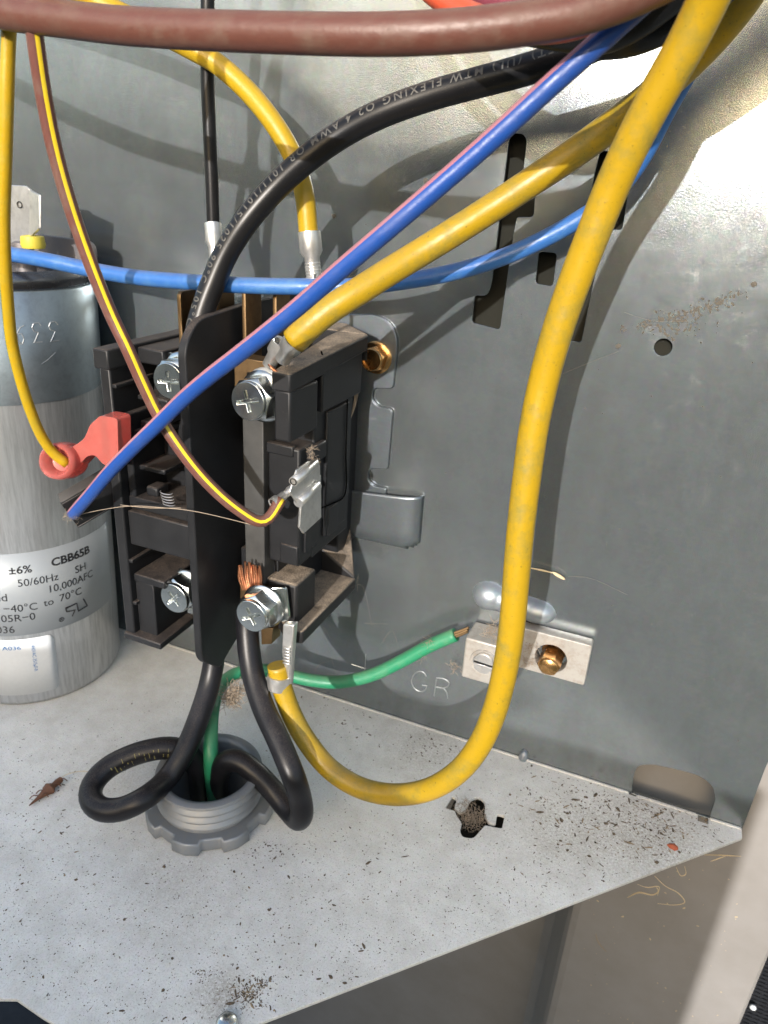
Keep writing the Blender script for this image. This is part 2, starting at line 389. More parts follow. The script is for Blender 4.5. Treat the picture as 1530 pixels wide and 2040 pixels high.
SLOTD = m_flat('rear_dark_steel', (0.022, 0.022, 0.018), 0.8, Specular_IOR_Level=0.05)
MESHM = m_plastic('black_woven_mat', (0.012, 0.013, 0.016), 0.5, 0.1)
LINT = m_flat('lint', (0.30, 0.24, 0.18), 0.9)
STRAW = m_flat('straw', (0.60, 0.47, 0.28), 0.7)
STRAWD = m_flat('dry_plant_bits', (0.30, 0.22, 0.13), 0.85)
CRUMB = NT('debris_crumbs'); CRUMB.coord(); CRUMB.set(Base_Color=CRUMB.ramp(CRUMB.noise(9.0, 2, 0.5), [(0.35, (0.06, 0.045, 0.03)), (0.47, (0.16, 0.12, 0.075)), (0.58, (0.07, 0.05, 0.035)), (0.75, (0.30, 0.21, 0.12))]), Roughness=0.85); CRUMB = CRUMB.m
INSECT = m_flat('dried_husk', (0.14, 0.06, 0.03), 0.6)
SPECK = m_flat('wall_dirt', (0.085, 0.075, 0.06), 0.9)
REDBIT = m_flat('red_crumb', (0.42, 0.10, 0.04), 0.6)
BOARDM = m_flat('fence_wood', (0.09, 0.07, 0.055), 0.9)
GROUNDM = NT('dry_lawn'); GROUNDM.set(Base_Color=GROUNDM.ramp(GROUNDM.noise(0.06, 8, 0.7), [(0.3, (0.10, 0.12, 0.06)), (0.55, (0.22, 0.20, 0.13)), (0.75, (0.30, 0.28, 0.22))]), Roughness=0.95); GROUNDM = GROUNDM.m

# ------------------------------------------------------------------ the setting
def wall_pts(l, y=0.0): return [(P(a, b, y=y).x, P(a, b, y=y).z) + tuple(r) for (a, b, *r) in l]
def c5(l): return [(900 + a / 3.825, 200 + b / 3.825, *r) for (a, b, *r) in l]
slot1 = round_poly(wall_pts(c5([(432, 300, .15), (458, 246, .2), (545, 252, .2), (574, 300, .15), (545, 552, .05), (648, 562, .05), (625, 893, .12), (498, 893, .05), (470, 1030, .05), (368, 1752, .12), (148, 1695, .1), (172, 1480, .1), (268, 1490, .15), (300, 1400, .2)])), 0.1)
slot_s = round_poly(wall_pts(c5([(660, 1148), (805, 1160), (772, 1422), (632, 1398)])), 0.12)
slot2 = round_poly(wall_pts(c5([(1130, 380), (1240, 388), (1210, 640), (1356, 655), (1300, 990), (1178, 985), (1130, 1150), (988, 1850), (862, 1828), (975, 1150), (1085, 560)])), 0.1)
hc = P(1321, 692, y=0); hole = circle(hc.x, hc.z, 0.235, 24)
c8 = lambda l: [(800 + a / 2.096, 1400 + b / 2.096, *r) for (a, b, *r) in l]
hatch = wall_pts(c8([(958, 392, .04), (968, 300, .12), (985, 262, .2), (1045, 256, .2), (1150, 278, .2), (1245, 304, .2), (1300, 345, .25), (1314, 400, .2), (1280, 500, .15), (1243, 496, .1)]))
hatch = round_poly(hatch, 0.08)
_hx0, _hx1 = min(p[0] for p in hatch), max(p[0] for p in hatch)
hatch = [(x, max(z, -0.02)) for x, z in hatch]
outer = [(-24, -0.0301), (13.2, -0.0301), (13.22, 3), (14.3, 22), (14.3, 34), (-24, 34)]
outer = [(-24, -0.03), (13.2, -0.03), (13.25, 2.5), (13.9, 12), (13.9, 34), (-24, 34)]
me = on_wall(plate_mesh('back_wall', outer, [slot1, slot_s, slot2, hole, hatch], 0.09, 0.012), 0.062)
back = link('back_wall', me, WALL); tag(back, 'galvanised steel back sheet with punched slots behind the contactor', kind='structure')
# stamped details of the back sheet
def dome(name, mat, parent, c, rx, ry, rz, p=1.0):
    bm = bmesh.new(); bmesh.ops.create_uvsphere(bm, u_segments=32, v_segments=20, radius=1)
    for v in bm.verts: v.co = Vector((v.co.x * rx, v.co.y * ry, v.co.z * rz)) + Vector(c)
    return link(name, to_mesh(bm, name), mat, parent, smooth=True)
# the stamped bridge above the ground lug: two humps blended
bm = bmesh.new(); nu, nv = 90, 48; g = []
a0, a1 = P(972, 1187, y=0), P(1072, 1218, y=0)
for i in range(nu + 1):
    row = []
    for j in range(nv + 1):
        x = a0.x - 0.8 + (a1.x - a0.x + 1.8) * i / nu; z = a0.z - 0.95 + 1.9 * j / nv
        def cap(cx, cz, rx, rz): return max(0, 1 - ((x - cx) / rx) ** 2 - ((z - cz) / rz) ** 2)
        h = 0.46 * cap(a0.x + .05, a0.z + .02, .55, .5) ** .5 + 0.0
        h = max(h, 0.42 * cap(a1.x - .05, a1.z - .0, .6, .42) ** .5)
        tt = (x - a0.x) / (a1.x - a0.x)
        if 0 < tt < 1: h = max(h, 0.38 * max(0, 1 - ((z - (a0.z * (1 - tt) + a1.z * tt)) / .42) ** 2) ** .5)
        row.append(bm.verts.new((x, 0.035 - h, z)))
    g.append(row)
for i in range(nu):
    for j in range(nv):
        bm.faces.new((g[i][j], g[i + 1][j], g[i + 1][j + 1], g[i][j + 1]))
for v in [v for v in bm.verts if not v.link_faces]: bm.verts.remove(v)
bmesh.ops.smooth_vert(bm, verts=bm.verts, factor=0.5, use_axis_x=False, use_axis_z=False, use_axis_y=True)
link('stamped_bridge', to_mesh(bm, 'stamped_bridge'), BRIDGEM, back, smooth=True)
dome('stamped_dimple', BRIDGEM, back, P(1043, 1506, y=0), 0.17, 0.2, 0.28)
def strokes(name, mat, parent, polys, r=0.02, up=(0, -1, 0)):
    bm = bmesh.new()
    for pl in polys:
        m = tube_mesh('s', spline(pl, 0.05) if len(pl) > 2 else [Vector(pl[0]), (Vector(pl[0]) + Vector(pl[1])) / 2, Vector(pl[1])], r, 6, up); bm.from_mesh(m); bpy.data.meshes.remove(m)
    return link(name, to_mesh(bm, name), mat, parent, smooth=True)
c7 = lambda l, y=0.0: [P(800 + a / 3.4, 1100 + b / 3.4, y=y) for a, b in l]
strokes('stamped_letter', LETM, back, [c7([(168, 840), (150, 812), (110, 808), (78, 840), (68, 880), (90, 925), (130, 945), (165, 930), (172, 905)]), c7([(175, 905), (140, 900)])], 0.026)
strokes('stamped_letter', LETM, back, [c7([(220, 975), (238, 850)]), c7([(238, 850), (290, 858), (322, 880), (318, 905), (290, 920), (232, 912)]), c7([(285, 922), (305, 945), (312, 990)])], 0.026)
strokes('scratch', ZINC, back, [[P(700, 1323, y=-.002), P(728, 1332, y=-.002)], [P(727, 1336, y=-.002), P(729, 1302, y=-.002)]], 0.012)
# the pocket pressed out of the sheet under the bracket
pl, pr = P(699, 979, y=-0.3), P(838, 993, y=-0.3); pb = P(800, 1093, y=-0.1)
bm = bmesh.new(); nu, nv = 30, 20; g = []
for i in range(nu + 1):
    row = []
    for j in range(nv + 1):
        u = i / nu; v = j / nv
        x = pl.x - 0.5 + (pr.x - pl.x + 0.5) * u; ztop = pl.z + (pr.z - pl.z) * u; z = ztop - (ztop - pb.z) * v
        h = 0.34
        eu = min(1, (1 - u) / 0.2); ev = min(1, (1 - v) / 0.28)
        # rounded lower right corner
        cu_, cv_ = max(0, 1 - (1 - u) / 0.28), max(0, 1 - (1 - v) / 0.36)
        d = min(1, math.hypot(cu_, cv_)) if (cu_ > 0 and cv_ > 0) else max(cu_, cv_)
        h *= math.sqrt(max(0, 1 - d ** 2.6))
        row.append(bm.verts.new((x, -h + 0.012, z)))
    g.append(row)
for i in range(nu):
    for j in range(nv):
        f = (g[i][j], g[i + 1][j], g[i + 1][j + 1], g[i][j + 1])
        if any(v.co.y < 0.005 for v in f): bm.faces.new(f)
for v in [v for v in bm.verts if not v.link_faces]: bm.verts.remove(v)
pk = link('pressed_pocket', to_mesh(bm, 'pressed_pocket'), PLATEM, back, smooth=True)
so = pk.modifiers.new('solid', 'SOLIDIFY'); so.thickness = 0.055; so.offset = 0
# dark plate right behind the slots
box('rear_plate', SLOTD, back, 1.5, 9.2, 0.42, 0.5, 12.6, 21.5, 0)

# the shelf (floor of the compartment)
cut = []
def fl(l, z=0.0): return [(P(a, b, z=z).x, P(a, b, z=z).y) + tuple(r) for (a, b, *r) in l]
cross_cut = round_poly(fl(c8([(180, 440), (212, 388), (233, 402), (222, 438), (245, 458, .05), (268, 445, .05), (288, 400, .2), (325, 390, .2), (352, 415, .2), (348, 470, .1), (368, 502, .05), (392, 505, .05), (398, 462), (433, 470), (420, 526), (385, 520, .05), (350, 512, .05), (325, 540, .1), (300, 568, .12), (252, 562, .12), (242, 530, .1), (252, 505, .1), (228, 470, .05), (222, 452, .05)])), 0.06, 3)
ng1 = round_poly(fl(c8([(953, 393), (985, 378), (992, 384), (978, 398, .05)])), 0.02, 2)
pipe_c = Vector((-2.25, -6.42, 0))
pipe_hole = circle(pipe_c.x, pipe_c.y, 1.30, 40)
h0, h1 = _hx0 + .02, _hx1 - .02
sh_outer = [(-24, -0.004), (h0 - .03, -0.004), (h0 - .03, -.10), (h0 + .22, -.10), (h0 + .22, -.004), (h1 - .35, -0.004), (h1 - .35, -.3), (h1 - .02, -.3), (h1 - .02, -.004), (13.18, -0.004), (13.18, -0.40), (2.05, -11.83), (1.2, -12.9)]
for k in range(9):
    a = k / 8 * math.pi / 2; sh_outer.append((0.4 - 0.9 * math.sin(a) + .4, -13.3 - 0.25 * 0 - 0.0 + 0.05 * math.cos(a)))
sh_outer = sh_outer[:-9] + [(0.6, -13.25), (-2.0, -13.3), (-2.9, -13.24), (-3.7, -13.6), (-5, -14.4), (-24, -14.4)]
me = plate_mesh('shelf', sh_outer, [cross_cut, pipe_hole], 0.09, 0.01); me.transform(Matrix.Translation((0, 0, -0.055)))
shelf = link('floor', me, SHELF); tag(shelf, 'dusty galvanised shelf floor strewn with crumbs', kind='structure')
# folded-up lip where the shelf meets the sheet
box('seam_lip', SHELF, shelf, -24, h0 - .05, -0.10, -0.004, 0.002, 0.05, 0.02)
box('seam_lip', SHELF, shelf, h0 + .25, h1 - .4, -0.10, -0.004, 0.002, 0.03, 0.01)
box('seam_lip', SHELF, shelf, h1 + .02, 13.15, -0.10, -0.004, 0.002, 0.05, 0.02)
box('splice_box', DARK, shelf, 4.3, 6.9, -3.9, -1.0, -2.6, -1.2, 0.1)  # dark box added under the cross cut so the hole reads black
# brushed lip under the diagonal edge
# taupe painted cabinet panel behind and below: faces folded along vertical bends
bm = bmesh.new()
prof = [(-24, 4.6), (7.9, 4.6), (8.3, 4.3), (8.75, 1.35), (8.9, 1.08), (9.15, 1.0), (15.42, 1.0), (15.52, 1.08), (15.52, 1.5)]
zs = [-34, 30]
rows = [[bm.verts.new((x + (0.006 * (z + 3) if x > 12 else 0), y, z)) for x, y in prof] for z in zs]
for i in range(len(prof) - 1): bm.faces.new((rows[0][i], rows[0][i + 1], rows[1][i + 1], rows[1][i]))
pn = link('cabinet_back_panel', to_mesh(bm, 'cabinet_back_panel'), TAUPE, smooth=False, bevel=0); tag(pn, 'taupe painted cabinet panel behind and below the galvanised shelf', kind='structure')
so = pn.modifiers.new('solid', 'SOLIDIFY'); so.thickness = 0.08; so.offset = 1
# added board, out of view in front of the unit; it keeps the sun off the shelf
box('removed_access_panel', TAUPE, None, -45, 16.4, -50.4, -50.0, -34, 14.6, 0.1)
tag(bpy.data.objects['removed_access_panel'], 'taupe access panel taken off and stood upright in front of the unit', 'access panel')
# added dark board, unseen behind the camera, for the sheet metal to reflect
box('garden_fence', BOARDM, None, -400, 400, -266, -262, -34, 58, 0.5)
tag(bpy.data.objects['garden_fence'], 'dark board fence across the yard behind the viewer', 'fence')
# dark woven cover and ground beyond the panel
bm = bmesh.new(); bmesh.ops.create_grid(bm, x_segments=1, y_segments=1, size=9000)
for v in bm.verts: v.co.z = -34
gr = link('ground', to_mesh(bm, 'ground'), GROUNDM); tag(gr, 'dry lawn around the unit', kind='structure')
bm = bmesh.new()
for i in range(46):
    for j in range(2):
        x0 = 15.0 + i * 0.13
        z0 = -30
    add_box(bm, 15.0 + i * 0.14, 15.11 + i * 0.14, 2.2 + 0.03 * (i % 2), 2.3 + 0.03 * (i % 2), -33.9, 6)
for j in range(150):
    add_box(bm, 14.9, 21.5, 2.16, 2.2, -25 + j * 0.2, -24.9 + j * 0.2)
ms = link('woven_cover', to_mesh(bm, 'woven_cover'), MESHM); tag(ms, 'black woven mesh cover beyond the right edge of the taupe panel', 'mesh cover')
box('white_pebble', STICK, None, 14.62, 14.82, 1.35, 1.55, -10.55, -10.35, 0.06) if False else None
peb = dome('white_clip', STICK, None, P(1500, 2007, y=1.9), 0.12, 0.1, 0.11); tag(peb, 'small white clip on the black mesh at the lower right', 'clip')

box('rubber_mat', MESHM, None, -70, -4, -14, 4, -33.9, -33.0, 0.2)  # plain sheet added to fill the lower left corner with black
tag(bpy.data.objects['rubber_mat'], 'black rubber mat on the ground below the lower left corner of the shelf', 'mat')
# ------------------------------------------------------------------ mounting bracket + its screw
c7b = lambda l: [(600 + a / 3.14, 500 + b / 3.14, *r) for (a, b, *r) in l]
bk = thing('mounting_bracket', 'galvanised notched bracket plate behind the right side of the contactor', 'bracket', (-1.0, 0, 10))
bo = round_poly(wall_pts(c7b([(150, 395, .05), (470, 402, .3), (560, 455, .4), (600, 560, .3), (572, 856, .12), (448, 852, .2), (440, 930, .25), (475, 975, .2), (570, 995, .15), (540, 1360, .1), (425, 1352, .2), (412, 1430, .25), (450, 1472, .2), (530, 1490, .1), (520, 1560, .02), (150, 1560, .02)]), -0.1), 0.1, 6)
bs = P(752, 712, y=-0.1)
link('bracket_plate', on_wall(plate_mesh('bracket_plate', bo, [], 0.06, 0.02), -0.075), PLATEM, bk)
def hex_bolt(name, label, cat, c, R, h, mat, flange=1.25, recess=True, roll=0.3, group=None, dirn=(0, -1, 0), parent=None):
    t = thing(name, label, cat, c, group) if parent is None else None
    p = t if t is not None else parent
    M = axis_matrix(c, dirn, roll)
    link('flange', lathe_mesh('flange', [(0, 0), (R * flange, 0), (R * flange, 0.03), (R * flange * .93, 0.06), (R * .7, 0.09), (0, .09)], 40, M), mat, p, smooth=True)
    link('hex_head', hex_mesh('hex_head', R, h, M @ Matrix.Translation((0, 0, 0.06)), 0.12), mat, p, bevel=0.015)
    if recess:
        link('head_ring', lathe_mesh('head_ring', [(R * .60, 0), (R * .86, 0), (R * .86, .05), (R * .78, 0.09), (R * .66, 0.08), (R * .6, 0.0)], 40, M @ Matrix.Translation((0, 0, h + 0.055))), mat, p, smooth=True)
    else:
        link('head_cap', lathe_mesh('head_cap', [(R * .80, 0), (R * .78, .05), (R * .70, 0.08), (0, 0.085)], 40, M @ Matrix.Translation((0, 0, h + 0.055))), mat, p, smooth=True)
    return t
hex_bolt('hex_screw', 'bronze hex washer screw holding the bracket plate right of the contactor', 'screw', (bs.x - .02, -0.11, bs.z), 0.40, 0.32, BRONZE)

# ------------------------------------------------------------------ contactor
ct = thing('contactor', 'black two pole contactor with dusty arms and tall centre divider', 'contactor', (-2.6, 0, 10))
# divider fin
fy = lambda px, py: (P(px, py, x=-2.58).y, P(px, py, x=-2.58).z)
fin = [(-0.6, 4.9, .1), fy(470, 1272) + (.1,), fy(436, 1330) + (.15,), fy(400, 1318) + (.35,), fy(366, 690) + (.75,), fy(392, 636) + (.35,), fy(510, 598) + (.1,), (-0.6, 14.85, .1)]
fin = round_poly(fin, 0.1, 8)
box_f = prism('divider', BLACK, ct, [(-2.78, y, z) for y, z in fin], (0.24, 0, 0), 0.035)
box('body', BLACK, ct, -4.95, -0.30, -3.7, -1.3, 7.9, 12.35, 0.06)
box('coil_cover', BLACK, ct, -1.30, -0.32, -4.47, -3.4, 7.95, 11.45, 0.07)
box('coil_cover_edge', BLACK, ct, -0.36, -0.20, -3.1, -1.7, 8.35, 12.15, 0.05)
box('side_latch', BLACK, ct, -0.34, -0.17, -2.95, -2.3, 8.3, 9.2, 0.04)
box('side_rib', BLACK, ct, -0.34, -0.16, -4.1, -3.2, 10.9, 11.4, 0.06)
box('base', BLACK, ct, -4.8, -0.62, -1.3, -0.12, 6.9, 12.6, 0.05)
box('carrier_bar', GREYP, ct, -1.97, -1.34, -4.62, -2.0, 5.9, 12.15, 0.03)
for l_ in ([(640, 700), (646, 716), (676, 726), (690, 740), (692, 780), (689, 900)], [(689, 900), (687, 985), (660, 1004), (640, 1012)]):
    strokes('mould_seam', SEAM, ct, [[P(a, b, x=-.165) for a, b in l_]], .022)
for zz in (6.2, 7.6, 12.7): box('left_rib', BLACK, ct, -5.06, -4.9, -5.95, -4.4, zz, zz + .1, .02)
for yy in (-5.6, -5.2, -4.8): box('left_rib', BLACK, ct, -5.42, -5.33, yy, yy + .08, 5.6, 12.9, .02)
box('ledge_boss', BLACK, ct, -4.6, -4.2, -5.5, -5.0, 9.62, 9.9, .06)
box('ledge_boss', BLACK, ct, -4.7, -4.3, -5.4, -4.9, 11.5, 11.75, .05)
box('cover_step', BLACK, ct, -1.32, -0.5, -4.52, -4.3, 11.2, 11.5, .04)
box('cover_step', BLACK, ct, -0.9, -0.33, -4.53, -4.4, 8.0, 8.6, .04)
box('cover_label_recess', BLACK, ct, -0.33, -0.255, -4.2, -3.3, 8.3, 9.0, .02)
# top right arm
def arm(zlo, zhi, name, pts, lift=None):
    bm = bmesh.new()
    add_prism(bm, [Vector((x, y, zlo + (lift(x, y) if lift else 0))) for x, y in pts], [Vector((x, y, zhi + (lift(x, y) if lift else 0))) for x, y in pts])
    return link(name, to_mesh(bm, name), DUSTB, ct, bevel=0.05)
up_l = lambda x, y: 0.07 * (y + 5.5)
arm(13.22, 13.68, 'upper_arm', [(-0.56, -5.5), (-0.04, -5.5), (0.02, -1.1), (-0.95, -1.1), (-0.95, -1.9), (-0.72, -4.0)], up_l)
arm(12.9, 13.68, 'upper_rear_deck', [(-5.2, -1.08), (0.02, -1.08), (-1.1, -0.14), (-4.1, -0.14)], up_l)
box('upper_arm_leg', BLACK, ct, -0.52, -0.06, -5.45, -4.0, 11.95, 13.25, 0.06)
box('upper_arm_web', BLACK, ct, -0.62, -0.08, -3.7, -1.2, 12.3, 13.6, 0.05)
box('upper_terminal_floor', BLACK, ct, -2.46, -0.5, -4.2, -1.3, 12.2, 12.75, 0.03)
# bottom right arm
box('lower_arm_block', DUSTB, ct, -1.35, -0.33, -4.55, -3.35, 5.75, 7.4, 0.09)
bm = bmesh.new()
lo = [(-1.25, -4.2, 5.72), (-0.45, -4.95, 5.72), (0.04, -4.85, 5.72), (0.06, -1.25, 5.72), (-1.25, -1.25, 5.72)]
add_prism(bm, [Vector(v) for v in lo], [Vector((x, y, z + .42)) for x, y, z in lo]); link('lower_arm', to_mesh(bm, 'lower_arm'), DUSTB, ct, bevel=0.06)
bm = bmesh.new()
add_prism(bm, [Vector((0.04, -1.27, 5.74)), Vector((-0.75, -0.15, 6.3)), Vector((-1.6, -0.15, 6.3)), Vector((-1.6, -1.27, 5.74))], [Vector((0.04, -1.27, 6.13)), Vector((-0.75, -0.15, 7.75)), Vector((-1.6, -0.15, 7.75)), Vector((-1.6, -1.27, 7.1))])
link('lower_rear_deck', to_mesh(bm, 'lower_rear_deck'), DUSTB, ct, bevel=0.05)
box('lower_web', BLACK, ct, -2.46, -1.2, -4.1, -1.2, 5.9, 7.9, 0.03)
# left half: outer wall, cap, ledges
box('left_side_wall', BLACK, ct, -5.36, -5.02, -6.0, -1.2, 5.15, 13.2, 0.05)
box('left_cap', BLACK, ct, -5.42, -4.92, -6.12, -1.1, 13.2, 13.72, 0.05)
box('left_cap', BLACK, ct, -5.02, -4.1, -5.0, -1.1, 13.2, 13.62, 0.05)
box('left_back', BLACK, ct, -5.0, -2.8, -4.4, -1.3, 5.6, 12.6, 0.03)
box('left_post', BLACK, ct, -4.35, -4.12, -5.0, -4.3, 11.6, 13.25, 0.04)
box('left_post', BLACK, ct, -4.98, -4.75, -5.75, -4.3, 9.6, 12.0, 0.05)
for x0, x1, y0, z0, z1 in ((-5.0, -4.2, -5.6, 11.35, 11.52), (-4.9, -3.9, -5.2, 12.25, 12.38), (-5.0, -2.8, -5.75, 9.25, 9.62), (-5.0, -3.9, -5.5, 10.35, 10.5), (-5.0, -2.8, -5.85, 8.15, 9.2), (-5.0, -3.9, -5.85, 6.95, 7.2), (-5.36, -4.0, -6.1, 5.0, 5.22)):
    box('left_ledge', BLACK, ct, x0, x1, y0, -4.3, z0, z1, 0.04)
box('left_lower_web', BLACK, ct, -5.0, -4.35, -5.8, -4.3, 5.2, 6.95, 0.03)
# spring coils glimpsed on the left
sp = []
for k in range(5):
    c = Vector((-3.55 + .0 * k, -5.85 - .02 * k, 9.72 + 0.09 * k))
    sp.append([c + Vector((0.2 * math.cos(a), 0.08 * math.sin(a), 0.02 * math.sin(a))) for a in [math.pi * (0.9 + 1.2 * q / 6) for q in range(7)]])
strokes('spring', TIN, ct, sp, 0.013)
# brass quick-connect tabs over the top edge
def tab(name, mat, parent, x, y0, y1, z0, z1, t=0.09, r=0.16, holep=None):
    o = round_poly([(y0, z0, .01), (y1, z0, .01), (y1, z1, r), (y0, z1, r)], r, 5)
    me = plate_mesh(name, o, [circle(*holep, 14)] if holep else [], t, 0.012)
    me.transform(Matrix(((0, 0, 1, x), (1, 0, 0, 0), (0, 1, 0, 0), (0, 0, 0, 1)))); return link(name, me, mat, parent)
tab('brass_tab', BRASS, ct, -3.62, -4.85, -4.15, 12.7, 15.15)
tab('brass_tab', BRASS, ct, -3.05, -4.0, -3.3, 12.7, 15.2)
tab('brass_tab', BRASS, ct, -2.28, -3.95, -3.2, 12.7, 15.3)
tab('brass_tab', BRASS, ct, -1.75, -3.3, -2.6, 12.7, 15.2)
box('terminal_strap', BRASS, ct, -2.1, -1.0, -4.75, -4.2, 12.25, 13.7, 0.02)
box('terminal_strap', BRASS, ct, -2.0, -1.0, -4.9, -4.3, 6.3, 7.2, 0.02)
box('terminal_strap', BRASS, ct, -3.9, -3.0, -4.9, -4.3, 12.2, 13.6, 0.02)
prism('brass_tab', BRASS, ct, [P(520, 1252, y=-4.9), P(543, 1252, y=-4.9), P(541, 1283, y=-4.9), P(521, 1284, y=-4.9)], (0, .5, 0), 0.01)
dome('copper_contact', COPPER, ct, P(370, 1068, y=-5.2), 0.16, .16, .18)
# terminal screws: hex flange body, round face with a cross recess
def term_screw(c, R=0.5, roll=0.4, parent=ct, dirn=(0.0, -1, 0.0), clamp=True):
    M = axis_matrix(c, dirn, roll)
    s = link('terminal_screw', lathe_mesh('terminal_screw', [(0, 0), (R * 1.12, 0), (R * 1.14, .05), (R * 1.05, .1), (R * .9, 0.12), (0, .12)], 48, M @ Matrix.Translation((0, 0, -.06))), ZINC, parent, smooth=True)
    link('hex_head', hex_mesh('hex_head', R * 1.0, 0.44, M @ Matrix.Translation((0, 0, 0.05)), 0.16), ZINC, s, bevel=0.02)
    # face: disc with cross-shaped opening over a sunken floor
    w, l = 0.065, R * 0.60
    cr = [(w, w), (w, l * .8), (-w, l * .8), (-w, w), (-l, w), (-l, -w), (-w, -w), (-w, -l * .8), (w, -l * .8), (w, -w), (l, -w), (l, w)]
    cr = [(a * 1.0, b) for a, b in cr]
    me = plate_mesh('screw_face', circle(0, 0, R * .80, 40), [cr], 0.09, 0.02); me.transform(M @ Matrix.Translation((0, 0, 0.55))); link('screw_face', me, ZINC, s, smooth=True)
    # raised arrow-like quadrant pads pressed into the recess
    bm = bmesh.new()
    add_box(bm, -l * .8, l * .8, -.018, .018, 0.475, 0.51, M); add_box(bm, -.018, .018, -l * .7, l * .7, 0.475, 0.515, M)
    link('recess_floor', to_mesh(bm, 'recess_floor'), ZINC, s)
    if clamp:
        Mc = axis_matrix(c, dirn, 0.12)
        o = round_poly([(-.62, -.5, .1), (.62, -.5, .1), (.62, .55, .1), (-.62, .55, .1)], .1, 4)
        me = plate_mesh('clamp_plate', o, [], 0.07, 0.015)
        bmx = bmesh.new(); bmx.from_mesh(me); bmesh.ops.subdivide_edges(bmx, edges=bmx.edges, cuts=4, use_grid_fill=True)
        for v in bmx.verts: v.co.z -= abs(v.co.x) ** 2 * .55
        bmx.to_mesh(me); bmx.free(); me.transform(Mc @ Matrix.Translation((0, 0, -.12))); link('clamp_plate', me, ZINC, parent, smooth=True)
term_screw(P(522, 790, y=-5.1), 0.58, 0.25, dirn=(-0.06, -1, 0.02))
term_screw(P(524, 1208, y=-5.1), 0.58, 0.5, dirn=(-0.03, -1, 0.0))
term_screw(P(365, 750, y=-5.15), 0.55, 0.1, dirn=(0, -1, 0.0))
term_screw(P(372, 1174, y=-5.15), 0.55, 0.75, dirn=(0, -1, 0))
# spade tab on the right side of the coil cover
prism('coil_tab', TIN, ct, [P(a, b, x=-0.16) for a, b in ((597, 985), (635, 945), (636, 1030), (601, 1062), (593, 1050))], (0.07, 0, 0), 0.012)

# ------------------------------------------------------------------ capacitor
tilt = Matrix.Rotation(math.radians(2.3), 4, 'Y')
CC = Vector((-12.72, -3.08, 0.06)); CR = 3.06
MC = Matrix.Translation(CC) @ tilt
cp = thing('capacitor', 'tall silver run capacitor with printed label standing left of the contactor', 'capacitor', tuple(CC))
link('can', lathe_mesh('can', [(0, 0), (CR - .35, 0), (CR - .12, .06), (CR, .28), (CR, 11.3), (0, 11.3)], 96, MC), ALU, cp, smooth=True)
link('upper_band', lathe_mesh('upper_band', [(CR - .1, 11.28), (CR + .035, 11.28), (CR + .035, 14.5), (CR - .02, 14.55), (CR - .02, 14.6), (CR - .1, 14.6)], 96, MC), CAPG, cp, smooth=True)
link('rolled_rim', lathe_mesh('rolled_rim', [(CR - .12, 14.55), (CR + .0, 14.72), (CR - .04, 15.0), (CR - .16, 15.12), (CR - .34, 15.08), (CR - .42, 14.9), (CR - .5, 14.8), (0, 14.8)], 96, MC), RIMM, cp, smooth=True)
def cyl_hit(px, py, r=CR):
    Mi = MC.inverted(); o = Mi @ Vector(CAM.tolist()); d = Mi.to_3x3() @ Vector(ray(px, py).tolist())
    a = d.x ** 2 + d.y ** 2; b = 2 * (o.x * d.x + o.y * d.y); c = o.x ** 2 + o.y ** 2 - r * r; D = b * b - 4 * a * c
    t = (-b - math.sqrt(max(D, 0))) / (2 * a); p = o + d * t
    return math.atan2(p.y, p.x), p.z
def cyl_patch(name, mat, a0, a1, z0, z1, off, rr=0.0, parent=cp):
    bm = bmesh.new(); n = 48; m = 12
    pts = round_poly([(0, 0, rr), ((a1 - a0) * CR, 0, rr), ((a1 - a0) * CR, z1 - z0, rr), (0, z1 - z0, rr)], rr, 6) if rr else None
    if rr:
        # triangulated strip: columns with clipped heights
        cols = []
        for i in range(n + 1):
            s = (a1 - a0) * CR * i / n; Lx = (a1 - a0) * CR
            e = min(s, Lx - s); dz = rr - math.sqrt(max(0, rr * rr - (rr - e) ** 2)) if e < rr else 0
            a = a0 + s / CR
            cols.append((bm.verts.new(((CR + off) * math.cos(a), (CR + off) * math.sin(a), z0 + dz)), bm.verts.new(((CR + off) * math.cos(a), (CR + off) * math.sin(a), z1 - dz))))
        for i in range(n): bm.faces.new((cols[i][0], cols[i + 1][0], cols[i + 1][1], cols[i][1]))
    else:
        g = [[bm.verts.new(((CR + off) * math.cos(a0 + (a1 - a0) * i / n), (CR + off) * math.sin(a0 + (a1 - a0) * i / n), z)) for z in (z0, z1)] for i in range(n + 1)]
        for i in range(n): bm.faces.new((g[i][0], g[i + 1][0], g[i + 1][1], g[i][1]))
    bmesh.ops.transform(bm, matrix=MC, verts=bm.verts)
    o = link(name, to_mesh(bm, name), mat, parent, smooth=True)
    so = o.modifiers.new('solid', 'SOLIDIFY'); so.thickness = 0.008; so.offset = 1; return o
lt, lb = cyl_hit(40, 1102), cyl_hit(40, 1266); lr = cyl_hit(200, 1130)
label_o = cyl_patch('printed_label', LABEL, lr[0] - 2.9, lr[0] + 0.25, lb[1], lt[1], 0.006)
st, sr, sb = cyl_hit(40, 1273), cyl_hit(113, 1320), cyl_hit(40, 1384)
stick_o = cyl_patch('white_sticker', STICK, sr[0] - 1.2, sr[0], sb[1], st[1], 0.02, 0.22)
